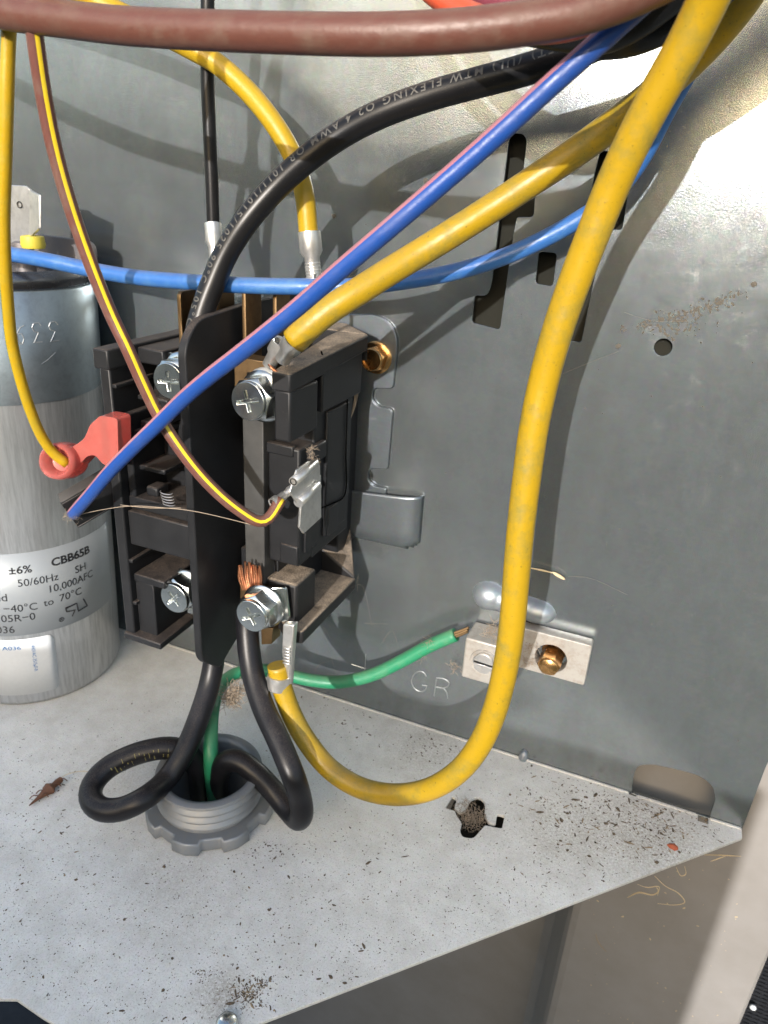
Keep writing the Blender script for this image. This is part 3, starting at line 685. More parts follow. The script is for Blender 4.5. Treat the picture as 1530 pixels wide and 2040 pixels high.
def cyl_text(s, px0, py0, size, mat=INK, parent=label_o, bold=0.0, xs=1.0, off=0.022, rot=0.0, right=False):
    me = text_mesh(s, size, bold)
    bmx = bmesh.new(); bmx.from_mesh(me)
    bmesh.ops.triangulate(bmx, faces=bmx.faces)
    a0, z0 = cyl_hit(px0, py0)
    w = max((v.co.x for v in bmx.verts), default=0) * xs
    for v in bmx.verts:
        x, y = v.co.x * xs, v.co.y
        if right: x -= w
        if rot: x, y = x * math.cos(rot) - y * math.sin(rot), x * math.sin(rot) + y * math.cos(rot)
        a = a0 + x / CR; v.co = MC @ Vector(((CR + off) * math.cos(a), (CR + off) * math.sin(a), z0 + y))
    me2 = bpy.data.meshes.new('lettering'); bmx.to_mesh(me2); bmx.free(); bpy.data.meshes.remove(me)
    return tag(link('lettering', me2, mat, parent), kind='stuff' if off > .03 else None)
cyl_text('CBB65B', 178, 1100, 0.42, bold=0.012, right=True, xs=1.02)
cyl_text('\u00b16%', 64, 1139, 0.40, right=True, bold=0.006)
cyl_text('50/60Hz', 116, 1154, 0.40, right=True, xs=.93)
cyl_text('SH', 170, 1133, 0.40, right=True)
cyl_text('10,000AFC', 184, 1147, 0.40, right=True, xs=.95)
cyl_text('ed', 15, 1197, 0.42, right=True)
cyl_text('\u221240\u00b0C', 75, 1213, 0.40, right=True)
cyl_text('to', 107, 1203, 0.38, right=True)
cyl_text('70\u00b0C', 162, 1182, 0.40, right=True)
cyl_text('05R\u22120', 71, 1233, 0.40, right=True)
cyl_text('036', 30, 1260, 0.40, right=True)
cyl_text('\u00ae', 128, 1236, 0.24, right=True, bold=0.004)
def cs(l, r=0.024):
    out = []
    for a, b in l:
        an, z = cyl_hit(a, b); out.append(MC @ Vector(((CR + .012) * math.cos(an), (CR + .012) * math.sin(an), z)))
    return out
c5c = lambda l: [(a / 4.533, 1000 + b / 4.533) for a, b in l]
def strk(name, mat, parent, polys, r):
    bm = bmesh.new()
    for pl_ in polys:
        q = []
        for i in range(len(pl_) - 1):
            for k in range(4): q.append(pl_[i].lerp(pl_[i + 1], k / 4))
        q.append(pl_[-1]); m = tube_mesh('s', q, r, 6, (0.2, -1, .1)); bm.from_mesh(m); bpy.data.meshes.remove(m)
    return link(name, to_mesh(bm, name), mat, parent, smooth=True)
strk('component_mark', INK, label_o, [cs(c5c([(650, 1030), (675, 975), (600, 990), (590, 955), (690, 915), (705, 985), (785, 935), (750, 875)])) ], 0.026)
strk('component_mark', INK, label_o, [cs(c5c([(595, 960), (685, 915)]))], 0.03)
cyl_text('A036', 42, 1293, 0.22, BINK, stick_o, right=True, off=0.036, xs=1.25)
cyl_text('440VAC-35/5\u00b5F-R', 62, 1285, 0.17, BINK, stick_o, rot=-math.pi / 2, off=0.036, xs=0.86)
# stamped digits on the band (standing on their heads)
c4 = lambda l: [(a / 3.137, 350 + b / 3.137) for a, b in l]
def cs2(l):
    out = []
    for a, b in c4(l):
        an, z = cyl_hit(a, b, CR + .035); out.append(MC @ Vector(((CR + .038) * math.cos(an), (CR + .038) * math.sin(an), z)))
    return out
band = [o for o in cp.children if o.name.startswith('upper_band')][0]
for dx, dy in ((0, 0), (-105, 8)):
    strk('stamped_digit', ALU, band, [cs2([(362 + dx, 930 + dy), (345 + dx, 910 + dy), (315 + dx, 915 + dy), (305 + dx, 940 + dy), (318 + dx, 965 + dy), (345 + dx, 972 + dy)]), cs2([(345 + dx, 972 + dy), (318 + dx, 1035 + dy), (370 + dx, 1030 + dy)])], 0.016)
strk('stamped_digit', ALU, band, [cs2([(150, 935), (125, 950), (105, 990), (112, 1035), (138, 1055), (150, 1020), (135, 985), (112, 990)])], 0.016)
strk('scratch', ALU, band, [cs2([(262, 1175), (300, 1150), (348, 1105)])], 0.01)
# terminals on top
ty = -2.6; bb = P(40, 482, y=ty)
link('terminal_post', lathe_mesh('terminal_post', [(.30, 14.4), (.30, bb.z - .02), (.2, bb.z + .03), (0, bb.z + .03)], 24, Matrix.Translation((bb.x, ty + .1, 0))), STRAPM, cp, smooth=True)
prism('blade_terminal', TIN, cp, [P(a, b, y=ty) for a, b in ((14, 368), (50, 370), (60, 378), (60, 482), (16, 484))], (0, .08, 0), .02)
fp = [P(58, 378, y=ty - .02), P(58, 474, y=ty - .02)]; fq = [P(77, 388, y=ty - .5), P(77, 455, y=ty - .5)]
prism('blade_terminal', TIN, cp, [fp[0], fq[0], fq[1], fp[1]], (.07, .03, 0), .02)
link('blade_hole', lathe_mesh('blade_hole', [(.07, 0), (.10, .02), (.10, -.02)], 18, axis_matrix(P(39, 408, y=ty - .02), (0, -1, 0))), DARK, cp, smooth=True)
b = P(66, 486, y=-2.75)
link('terminal_grommet', lathe_mesh('terminal_grommet', [(.12, 0), (.32, 0), (.36, .1), (.33, .34), (.25, .36), (.13, .26)], 30, Matrix.Translation((b.x, b.y, b.z - .12))), WAX, cp, smooth=True)
# strap bracket behind the capacitor head
stp = thing('strap_bracket', 'grey rounded strap bracket behind the top of the capacitor', 'bracket', (-10, -1, 15))
p0, p1 = P(60, 455, y=-1.3), P(190, 495, y=-1.3)
o = round_poly([(p0.x - 2, 14.9, .1), (p1.x - .1, 14.9, .3), (p1.x, 15.75, .45), (p0.x - 2, 15.85, .1)], .3, 6)
me = on_wall(plate_mesh('strap_bracket', o, [], 0.12, .03), -1.3); link('strap_plate', me, STRAPM, stp)

# ------------------------------------------------------------------ conduit fitting and locknut
cf = thing('conduit_fitting', 'threaded grey metal conduit fitting standing through the shelf', 'conduit fitting', tuple(pipe_c))
prof = [(1.26, -3.0), (1.26, 1.35), (1.31, 1.47), (1.43, 1.51)]
z = 1.47
while z > 0.45:
    prof += [(1.57, z), (1.59, z - .05), (1.54, z - .12), (1.49, z - .16), (1.51, z - .2)]; z -= 0.26
prof += [(1.5, .3), (1.28, -.2), (1.28, -3.0)]
link('threaded_body', lathe_mesh('threaded_body', prof, 72, Matrix.Translation(pipe_c)), DIECAST, cf, smooth=True)
ln_o = []
for k in range(8):
    a = 2 * math.pi * k / 8 + 0.22
    for da, r in ((-.30, 1.71), (-.21, 1.72), (-.19, 1.89), (0, 1.92), (.19, 1.89), (.21, 1.72), (.30, 1.71), (.39, 1.70)): ln_o.append((r * math.cos(a + da), r * math.sin(a + da)))
me = plate_mesh('locknut', ln_o, [circle(0, 0, 1.52, 48)], 0.34, 0.05); me.transform(Matrix.Translation((pipe_c.x, pipe_c.y, 0.24))); link('locknut', me, DIECAST, cf)

# ------------------------------------------------------------------ ground lug
gl = thing('ground_lug', 'dusty silver ground lug bolted to the back sheet by the stamped letters', 'ground lug', (5, 0, 4))
A = P(928, 1270, y=-1.15); B = P(915, 1347, y=-1.15); D_ = P(1178, 1288, y=-.5); E_ = P(1157, 1363, y=-.5)
bx0, bx1, bz0, bz1 = A.x, P(1003, 1290, y=-1.15).x + .25, B.z + .0, A.z
lx1 = D_.x; lz0, lz1 = E_.z - .0, D_.z
bm = bmesh.new(); add_box(bm, bx0, bx1, -1.15, -.06, bz0, bz1); link('lug_block', to_mesh(bm, 'lug_block'), LUGM, gl, bevel=.05)
gb = P(1096, 1312, y=-.5)
o = round_poly([(bx1 - .1, lz0, .03), (lx1, lz0, .06), (lx1, lz1, .06), (bx1 - .1, lz1, .03)], .05, 3)
link('lug_tongue', on_wall(plate_mesh('lug_tongue', o, [circle(gb.x + .02, gb.z, .52, 36)], .40, .02), -.28), LUGM, gl)
sc_ = P(964, 1319, y=-1.15)
s = link('slotted_screw', lathe_mesh('slotted_screw', [(0, 0), (.33, 0), (.34, .05), (.30, .08)], 36, axis_matrix((sc_.x, -1.15, sc_.z), (0, -1, 0))), TIN, gl, smooth=True)
half = [(.30 * math.cos(a), .30 * math.sin(a)) for a in [math.pi * k / 16 for k in range(17)]]
for sg in (0, math.pi):
    hp = [(x, y + .05) for x, y in half]; hp = [(x, max(y, .05)) for x, y in hp]
    me = plate_mesh('screw_half', hp, [], .06, .01); me.transform(axis_matrix((sc_.x, -1.24, sc_.z), (0, -1, 0), 0.0) @ Matrix.Rotation(sg - .05, 4, 'Z')); link('screw_half', me, TIN, s)
link('screw_bore', lathe_mesh('screw_bore', [(.36, .02), (.44, .035), (.46, 0), (.36, 0)], 36, axis_matrix((sc_.x, -1.15, sc_.z), (0, -1, 0))), LUGM, gl, smooth=True)
hex_bolt('lug_bolt', 'bronze hex bolt sunk in the round hole of the ground lug', 'bolt', (gb.x + .03, -.04, gb.z), .36, .84, BRONZE, 1.05, False, .1)
for _pl in [c7([(945, 575), (930, 595), (940, 612), (975, 605), (988, 590), (970, 575), (945, 575)], -.485), c7([(958, 575), (960, 612)], -.485), c7([(845, 605), (835, 620), (845, 635), (860, 625), (858, 608), (845, 605)], -.485), c7([(1080, 615), (1120, 622)], -.485), c7([(1150, 640), (1185, 640), (1188, 662), (1165, 662)], -.485), c7([(1040, 830), (1075, 838)], -.485), c7([(1095, 835), (1130, 842), (1110, 862)], -.485)]: strokes('stamped_mark', LUGM, gl, [_pl], .014)

# ------------------------------------------------------------------ wires
def pathpx(l):
    out = []
    for it in l:
        px, py, k = it
        if isinstance(k, tuple): out.append(P(px, py, z=k[0]))
        else: out.append(P(px, py, y=k))
    return out
PATHS = {}
def wire(name, label, l, r, mat, stripe=None, smat=None, up=(0, -1, 0), cat='wire', seg=24, group=None, step=.12, wob=0.0):
    path = spline(pathpx(l), step); PATHS[name + label[:12]] = path
    mid = path[0]; t = thing(name, label, cat, tuple(mid), group)
    me = tube_mesh('insulation', path, r, seg, up, stripe=stripe, wob=wob)
    link('insulation', me, [mat, smat] if stripe else mat, t)
    return t, path
def barrel(parent, p, d, r0, r1, L, mat=TIN, name='crimp', n=None):
    """crimp barrel from p along d"""
    M = axis_matrix(p, d, 0, up=(0, -1, 0.01))
    prof = [(r0 * .75, 0.02), (r0, 0), (r0 * 1.02, L * .42), (r1, L * .55), (r1, L), (r1 * .7, L)]
    return link(name, lathe_mesh(name, prof, 24, M), mat, parent, smooth=True)
# thick brown wire across the top
wire('brown_wire', 'thick brown wire running across the top of the photo', [(-900, -330, -9), (-380, -80, -9), (-90, -2, -9), (0, 22, -9), (125, 38, -9), (250, 52, -9), (500, 64, -9), (765, 69, -8.9), (900, 63, -8.7), (1017, 51, -8.5), (1157, 26, -8.2), (1270, -14, -7.8), (1400, -80, -7.2), (1600, -200, -6.8), (1950, -450, -6.4)], 0.285, BRN)
# far-left yellow wire down to the pink terminal
t, p = wire('yellow_wire', 'thin yellow wire with dark green side hanging at the far left into a pink terminal', [(90, -700, -8.5), (50, -280, -8.5), (30, -80, -8.5), (20, 20, -8.5), (16, 90, -8.5), (13, 200, -8.5), (10, 320, -8.4), (7, 430, -8.3), (9, 510, -8.2), (15, 600, -8), (23, 680, -7.8), (38, 745, -7.6), (56, 805, -7.4), (82, 868, -7.1), (106, 903, -6.9), (134, 924, -6.7)], 0.135, YEL, stripe=(12, 125), smat=DGR)
# pink flag terminal
pt = thing('flag_terminal', 'translucent pink insulated flag terminal at the end of the thin yellow wire', 'terminal', tuple(P(125, 922, y=-6.6)))
c0 = P(127, 918, y=-6.55); ax = Vector((0.15, -0.85, 0.25)).normalized()
Mp = axis_matrix(c0 - ax * .5, ax, 0.35)
me = lathe_mesh('vinyl_barrel', [(0, 0), (.38, .02), (.50, .12), (.54, .3), (.54, .72), (.51, .84), (.45, .88), (.38, .84), (.30, .55), (0, .5)], 40, Mp @ Matrix.Scale(1.0, 4, (1, 0, 0)) @ Matrix.Scale(.92, 4, (0, 1, 0)))
link('vinyl_barrel', me, PINKP, pt, smooth=True)
pp = round_poly([(P(a, b, y=-6.2).x, P(a, b, y=-6.2).z) for a, b in ((140, 893), (168, 880), (184, 868), (196, 840), (216, 822), (250, 828), (252, 925), (222, 920), (205, 900), (190, 902), (172, 922), (150, 945))], .12, 5)
bm = bmesh.new(); add_prism(bm, [Vector((x, -6.5, z)) for x, z in pp], [Vector((x, -6.0, z)) for x, z in pp])
link('vinyl_flag', to_mesh(bm, 'vinyl_flag'), PINKP, pt, bevel=.17, seg=5)
# brown wire with yellow stripe
t, p = wire('striped_wire', 'brown wire with yellow stripe curling down to the spade terminal', [(10, -700, -9), (30, -280, -9), (52, -60, -9), (64, 30, -9), (72, 90, -8.9), (87, 190, -8.7), (107, 290, -8.5), (131, 380, -8.3), (157, 460, -8.1), (190, 550, -7.9), (223, 630, -7.7), (252, 690, -7.6), (283, 760, -7.4), (316, 828, -7.2), (352, 885, -7.1), (398, 945, -6.9), (447, 994, -6.6), (487, 1024, -6.3), (515, 1040, -6.05), (536, 1036, -5.85), (549, 1012, -5.6), (560, 995, -5.4)], 0.15, BRN2, stripe=(-80, -42), smat=YSTR)
q0, q1, q2 = P(543, 1004, y=-5.6), P(572, 982, y=-5.1), P(600, 962, x=-0.16)
barrel(t, q0, q1 - q0, .155, .115, .42)
barrel(t, q1 - (q1 - q0) * .25, q2 - q1, .10, .13, .35)
# double spade receptacle on the tab: two rolled edges over a flat blade
fold = lambda a, b, r: link('receptacle_roll', tube_mesh('receptacle_roll', [a, a.lerp(b, .5), b], [r, r * 1.05, r], 18, (1, 0, 0)), TIN, t)
fold(P(584, 960, x=0.0), P(628, 922, x=0.02), .125); fold(P(594, 1002, x=0.02), P(632, 966, x=0.04), .135)
prism('receptacle_base', TIN, t, [P(a, b, x=-.07) for a, b in ((574, 980), (588, 935), (612, 918), (634, 925), (635, 972), (603, 1003), (590, 1005))], (.06, 0, 0), .02)
for a, b in ((584, 960), (594, 1002)):
    c = P(a, b, x=.01); d = (P(a + 30, b - 26, x=.01) - c).normalized()
    link('roll_mouth', lathe_mesh('roll_mouth', [(.10, -.002), (.075, -.012), (.06, .15), (0, .15)], 18, axis_matrix(c, -d, 0, up=(1, 0, 0)) @ Matrix.Rotation(math.pi, 4, 'X')), DARK, t, smooth=True)
# sky blue wire
wire('sky_blue_wire', 'sky blue wire sagging across behind the thick black wire', [(-900, 420, -4.5), (-300, 462, -4.5), (-60, 493, -4.5), (20, 506, -4.4), (100, 520, -4.3), (170, 535, -4.1), (260, 551, -4), (380, 562, -4), (500, 569, -3.9), (620, 571, -3.6), (720, 570, -3.2), (800, 561, -2.8), (900, 543, -2.3), (1000, 513, -1.9), (1080, 478, -1.7), (1145, 442, -1.6), (1215, 395, -1.6), (1275, 320, -1.8), (1330, 215, -2.2), (1400, 90, -2.8), (1480, -60, -3.4), (1640, -260, -4.5), (1900, -500, -5)], 0.205, LBLU)
# thick black wire with printed text
K1pts = [(1900, -420, -5), (1600, -180, -4.6), (1420, -70, -4.2), (1330, 5, -3.9), (1240, 62, -3.6), (1150, 104, -3.4), (1050, 138, -3.3), (950, 165, -3.2), (860, 190, -3.2), (770, 222, -3.3), (690, 262, -3.4), (610, 318, -3.6), (545, 378, -3.8), (490, 442, -4.1), (450, 505, -4.3), (424, 565, -4.5), (405, 615, -4.7), (392, 665, -4.9), (388, 720, -5.0)]
t, K1 = wire('black_wire', 'thick black wire with grey printed lettering arching from top right to the contactor top', K1pts, 0.305, BLACKW)
def wire_text(s, path, r, size, start, parent, mat, ang=0.0, flip=False, up=(0, -1, 0)):
    fr = frames(path, up); L = [0]
    for i in range(1, len(path)): L.append(L[-1] + (path[i] - path[i - 1]).length)
    me = text_mesh(s, size, .004, space=1.4); bmx = bmesh.new(); bmx.from_mesh(me); bmesh.ops.triangulate(bmx, faces=bmx.faces); bmesh.ops.subdivide_edges(bmx, edges=[e for e in bmx.edges if e.calc_length() > .05], cuts=2)
    def at(sv):
        sv = max(0, min(L[-1] - 1e-4, sv)); i = min(len(L) - 2, max(0, int(np.searchsorted(L, sv)) - 1)); k = (sv - L[i]) / max(1e-6, L[i + 1] - L[i])
        a, b = fr[i], fr[i + 1]; return a[0].lerp(b[0], k), a[2].lerp(b[2], k).normalized(), a[3].lerp(b[3], k).normalized()
    for v in bmx.verts:
        x, y = v.co.x, v.co.y - size * .35
        p_, u_, w_ = at(start + x); th = ang + (y / r if not flip else -y / r)
        v.co = p_ + (u_ * math.cos(th) + w_ * math.sin(th)) * (r + .009)
    me2 = bpy.data.meshes.new('lettering'); bmx.to_mesh(me2); bmx.free(); bpy.data.meshes.remove(me)
    return tag(link('lettering', me2, mat, parent), kind='stuff')
wire_text('(ET) (UL) MTW FLEXING O2 4 AWM OR 1011/1015/1025 90\u00b0C 105\u00b0C 600V AWM', K1, .305, .27, 6.3, t, GINK, ang=0.62, flip=True)
# thin black vertical wire and its terminal
t, p = wire('black_thin_wire', 'thin glossy black wire dropping straight into a silver crimp terminal', [(405, -700, -2.4), (411, -260, -2.4), (413, -80, -2.4), (414, 0, -2.4), (413, 90, -2.35), (414, 180, -2.3), (418, 270, -2.3), (422, 360, -2.3), (425, 448, -2.3)], .175, BLACKW)
b0, b1 = P(424, 446, y=-2.3), P(432, 560, y=-2.7)
barrel(t, b0, b1 - b0, .235, .17, 1.15)
tab('terminal_blade', TIN, t, P(440, 610, y=-2.8).x, -3.1, -2.6, P(440, 640, y=-2.8).z, P(436, 545, y=-2.8).z, .08, .04)
# yellow wire from upper left and its terminal
t, p = wire('yellow_wire', 'yellow wire bending down behind the thick black wire into a silver crimp', [(-400, -230, -5.5), (-100, -130, -5), (110, -40, -4.2), (230, 22, -3.6), (310, 60, -3.2), (375, 94, -2.9), (430, 125, -2.7), (490, 178, -2.6), (545, 245, -2.6), (585, 315, -2.6), (606, 385, -2.6), (615, 468, -2.6)], .25, YEL)
b0, b1 = P(616, 462, y=-2.6), P(626, 560, y=-2.7)
barrel(t, b0, b1 - b0, .29, .2, 1.15)
for k in range(6):
    q = b0.lerp(b1, .62 + k * .07); link('crimp_ring', lathe_mesh('crimp_ring', [(.19, 0), (.215, .02), (.215, .035), (.19, .055)], 20, axis_matrix(q, b1 - b0, 0, up=(0, -1, 0))), TIN, t, smooth=True)
tab('terminal_blade', TIN, t, P(630, 600, y=-2.7).x, -2.95, -2.5, P(630, 640, y=-2.7).z, P(628, 545, y=-2.7).z, .08, .04)
# Y2: yellow from terminal to the bundle
t, p = wire('yellow_wire', 'dirty yellow wire rising right from the upper right contactor screw to the bundle', [(585, 680, -5.6), (622, 645, -5.5), (664, 612, -5.3), (712, 582, -5.0), (765, 548, -4.6), (840, 502, -4.1), (915, 456, -3.8), (990, 408, -3.5), (1065, 358, -3.3), (1140, 308, -3.2), (1215, 254, -3.2), (1280, 205, -3.4), (1345, 150, -3.6), (1420, 75, -3.9), (1480, 0, -4.2), (1550, -110, -4.8), (1700, -260, -5), (1950, -480, -5)], .31, YEL2)
b0, b1 = P(588, 676, y=-5.6), P(545, 745, y=-5.2)
barrel(t, b0, b1 - b0, .26, .19, .75, TIN, 'crimp')
b0, b1 = P(560, 680, y=-5.2), P(530, 740, y=-5.1)
barrel(t, b0, b1 - b0, .22, .17, .75, TIN, 'crimp')
strokes('copper_strands', COPPER, t, [[P(535 + k * 3, 727 + k * 2.2, y=-5.35), P(541 + k * 3, 733 + k * 2.2, y=-5.45), P(546 + k * 3, 740 + k * 2.2, y=-5.4)] for k in range(7)], .028)
lc = P(522, 790, y=-5.1)
me = plate_mesh('ring_tongue', circle(0, 0, .56, 36) , [circle(0, 0, .25, 20)], .07, .01); me.transform(axis_matrix((lc.x + .05, -4.98, lc.z + .15), (0, -1, 0))); link('ring_tongue', me, TIN, t)
# Y1: big yellow loop
t, p = wire('yellow_wire', 'long yellow wire hanging in a deep loop from the top right to the contactor bottom', [(1900, -700, -6.5), (1600, -360, -7.2), (1475, -150, -7.6), (1437, -60, -7.4), (1408, 5, -7.2), (1365, 92, -7.0), (1313, 183, -6.8), (1262, 280, -6.6), (1218, 375, -6.4), (1184, 460, -6.3), (1148, 552, -6.2), (1112, 655, -6.1), (1084, 755, -6.0), (1063, 855, -6), (1049, 955, -6), (1037, 1055, -6), (1028, 1155, -6), (1019, 1255, -6.0), (1004, 1345, -6.0), (984, 1420, -6.0), (955, 1485, -6.0), (912, 1538, -6.0), (850, 1574, -5.9), (780, 1583, -5.8), (712, 1567, -5.7), (655, 1530, -5.6), (610, 1475, -5.5), (582, 1425, -5.4), (562, 1370, -5.3), (553, 1325, -5.25)], .30, YEL2)
b0, b1 = P(556, 1380, y=-5.3), P(566, 1250, y=-5.05)
me = None
cc_ = P(556, 1360, y=-5.3)
link('crimp', lathe_mesh('crimp', [(.30, 0), (.35, 0), (.35, .42), (.30, .42), (.30, 0)], 24, axis_matrix(cc_ + (b0 - b1).normalized() * .15, b1 - b0, 0, up=(0, -1, 0))), TIN, t, smooth=True)
prism('crimp_spine', TIN, t, [P(a, b, y=-5.3) for a, b in ((560, 1375), (577, 1368), (582, 1290), (586, 1245), (563, 1245), (561, 1300), (566, 1330))], (0, .25, 0), .04)
for k in range(6):
    q = P(571, 1322 - k * 6, y=-5.34); link('crimp_ring', tube_mesh('crimp_ring', [q + Vector((-.12, 0, 0)), q, q + Vector((.12, 0, .02))], .028, 10), TIN, t)
_st = []
for k in range(11):
    u = k / 10; bx_ = 474 + 44 * u; top = 1122 + 12 * abs(u - .4) + RND.uniform(-5, 5)
    _st.append([P(bx_ + 6 - 8 * (u - .5), 1175, y=-4.95), P(bx_ + 2, (1175 + top) / 2, y=-4.98 + RND.uniform(-.05, .05)), P(bx_ + RND.uniform(-3, 3), top, y=-4.95 + RND.uniform(-.08, .08))])
for q in _st: strokes('copper_strand', COPPER, t, [q], .036)
# blue wire with pink side
t, p = wire('blue_wire', 'royal blue wire with a pink stripe slanting across the contactor', [(1950, -560, -6.6), (1640, -310, -7), (1440, -140, -7.4), (1350, -55, -7.4), (1278, 8, -7.4), (1190, 88, -7.5), (1097, 170, -7.6), (1005, 255, -7.7), (915, 335, -7.8), (840, 400, -7.9), (765, 464, -8), (680, 536, -8), (600, 606, -8), (540, 655, -8), (475, 706, -7.9), (420, 748, -7.8), (370, 790, -7.7), (316, 843, -7.6), (265, 892, -7.5), (218, 940, -7.3), (180, 985, -7.1), (158, 1010, -6.95), (146, 1024, -6.75)], .17, BLU, stripe=(34, 110), smat=PNK)
# black boot on the blue wire
bt = thing('black_terminal_boot', 'black rectangular terminal boot poking out left of the contactor', 'terminal boot', tuple(P(145, 1018, y=-6.6)))
e0, e1 = P(142, 1014, y=-6.3), P(266, 942, y=-4.9)
d = (e1 - e0).normalized(); s1 = Vector((0.75, -1, .0)); s1 = (s1 - d * s1.dot(d)).normalized(); s2 = d.cross(s1).normalized()
Mb = Matrix((s1, s2, d)).transposed().to_4x4(); Mb.translation = e0; hw, hh, tk, LL = .46, .44, .05, (e1 - e0).length
bm = bmesh.new()
add_box(bm, -hw, hw, hh - tk, hh, -.1, LL, Mb); add_box(bm, -hw, hw, -hh, -hh + tk, -.1, LL, Mb)
add_box(bm, -hw, -hw + tk, -hh + tk, hh - tk, -.1, LL, Mb); add_box(bm, hw - tk, hw, -hh + tk, hh - tk, -.1, LL, Mb); add_box(bm, -hw + tk, hw - tk, -hh + tk, hh - tk, .35, LL, Mb)
link('boot_sleeve', to_mesh(bm, 'boot_sleeve'), BLACKW, bt, bevel=.015)
# supply cables (heavy black) looping into the conduit
def Z(z): return (z,)
t, KL = wire('supply_cable', 'heavy black cable looping left in a ring before entering the conduit', [(430, 1240, -4.4), (428, 1300, -4.7), (418, 1360, -5.1), (396, 1430, -5.9), (368, 1497, -6.7), (332, 1552, -7.4), (285, 1592, Z(1.75)), (238, 1613, Z(1.45)), (200, 1612, Z(1.35)), (180, 1590, Z(1.35)), (184, 1562, Z(1.45)), (212, 1531, Z(1.65)), (255, 1508, Z(1.85)), (300, 1494, Z(2.0)), (345, 1490, Z(2.0)), (378, 1503, Z(1.7)), (392, 1530, Z(1.1)), (398, 1560, Z(.2)), (400, 1600, Z(-1.5))], .33, RUBBERY, up=(0, 0, 1), cat='cable', seg=28, group=None)
bm = bmesh.new()
frk = frames(KL, (0, 0, 1))
for k in range(26):
    i = int(len(KL) * (.60 + .16 * k / 26)); p_, t_, u_, w_ = frk[i]
    tc = (Vector(CAM.tolist()) - p_).normalized()
    for q in range(1 + k % 2):
        an = RND.uniform(-.9, -.1); side = (tc - t_ * tc.dot(t_)).normalized(); oth = t_.cross(side)
        nrm = side * math.cos(an) + oth * math.sin(an) * -1; b_ = p_ + nrm * .334; ax = t_.cross(nrm)
        sl = RND.uniform(.02, .08); w2 = RND.uniform(.006, .016)
        vs = [bm.verts.new(b_ + ax * s1_ + t_ * s2_) for s1_, s2_ in ((-sl, -w2), (sl, -w2), (sl, w2), (-sl, w2))]; bm.faces.new(vs)
tag(link('faded_print', to_mesh(bm, 'faded_print'), YINK, t), kind='stuff')
t, KR = wire('supply_cable', 'heavy dusty black cable bent down right and doubling back into the conduit', [(492, 1215, -4.8), (493, 1262, -5.0), (502, 1335, -5.4), (524, 1408, -5.9), (555, 1475, -6.4), (583, 1543, -6.8), (598, 1590, Z(2.0)), (602, 1620, Z(1.5)), (594, 1632, Z(1.0)), (574, 1612, Z(.85)), (543, 1574, Z(1.15)), (508, 1538, Z(1.6)), (474, 1515, Z(1.8)), (448, 1518, Z(1.6)), (436, 1545, Z(.9)), (434, 1590, Z(-.6)), (434, 1610, Z(-1.5))], .33, RUBBERY, up=(0, 0, 1), cat='cable', seg=28)
# green ground wire
t, GP = wire('green_wire', 'green ground wire rising from the conduit and curving right to the ground lug', [(428, 1600, Z(-.6)), (424, 1565, Z(.4)), (420, 1510, Z(1.6)), (420, 1450, -5.6), (426, 1400, -4.6), (440, 1365, -3.6), (470, 1342, -2.8), (520, 1334, -2.3), (570, 1344, -2.0), (620, 1355, -1.8), (675, 1359, -1.55), (740, 1345, -1.3), (800, 1317, -1.05), (855, 1287, -.85), (908, 1264, -.7)], .225, GRN, up=(0, 0, 1))
e = GP[-1]; dd = (GP[-1] - GP[-4]).normalized()
strokes('copper_strands', BRASS, t, [[e + Vector((0, .1 * math.sin(k), .1 * math.cos(k))) - dd * .1, e + Vector((0.02, .09 * math.sin(k), .09 * math.cos(k))) + dd * .15, e + Vector((.02, .08 * math.sin(k), .08 * math.cos(k))) + dd * .45] for k in range(7)], .04)
# wires behind the brown one at the top right
wire('red_wire', 'short stretch of red wire dipping behind the thick brown wire at top right', [(620, -520, -5.4), (740, -190, -5.5), (800, -80, -5.5), (850, -25, -5.6), (895, 8, -5.8), (945, 32, -6), (1010, 52, -6.2), (1080, 62, -6.4), (1150, 52, -6.5), (1230, 10, -6.6), (1300, -60, -6.6), (1500, -260, -6.6), (1800, -600, -6.6)], .2, RED)
wire('braided_sleeve', 'maroon braided sleeve dipping behind the thick brown wire at top right', [(700, -520, -4.8), (820, -190, -4.9), (880, -90, -5), (940, -30, -5.2), (1000, 0, -5.4), (1060, 8, -5.6), (1130, -4, -5.8), (1220, -60, -6), (1420, -240, -6), (1750, -600, -6)], .3, MAR, seg=30, wob=.06)
wire('black_wire', 'black wire squeezed between the blue and yellow wires of the bundle at top right', [(1040, 50, -5.6), (1130, 66, -5.2), (1195, 72, -5.2), (1260, 45, -5.3), (1330, -5, -5.4), (1420, -90, -5.6), (1900, -480, -5.8)], .3, BLACKW)
wire('black_wire', 'black wire lowest in the bundle leaving the frame at the top right corner', [(1200, 84, -3.9), (1240, 80, -4.2), (1290, 66, -4.6), (1350, 35, -4.8), (1420, -10, -5), (1500, -90, -5.2), (1900, -420, -5.6)], .3, BLACKW)

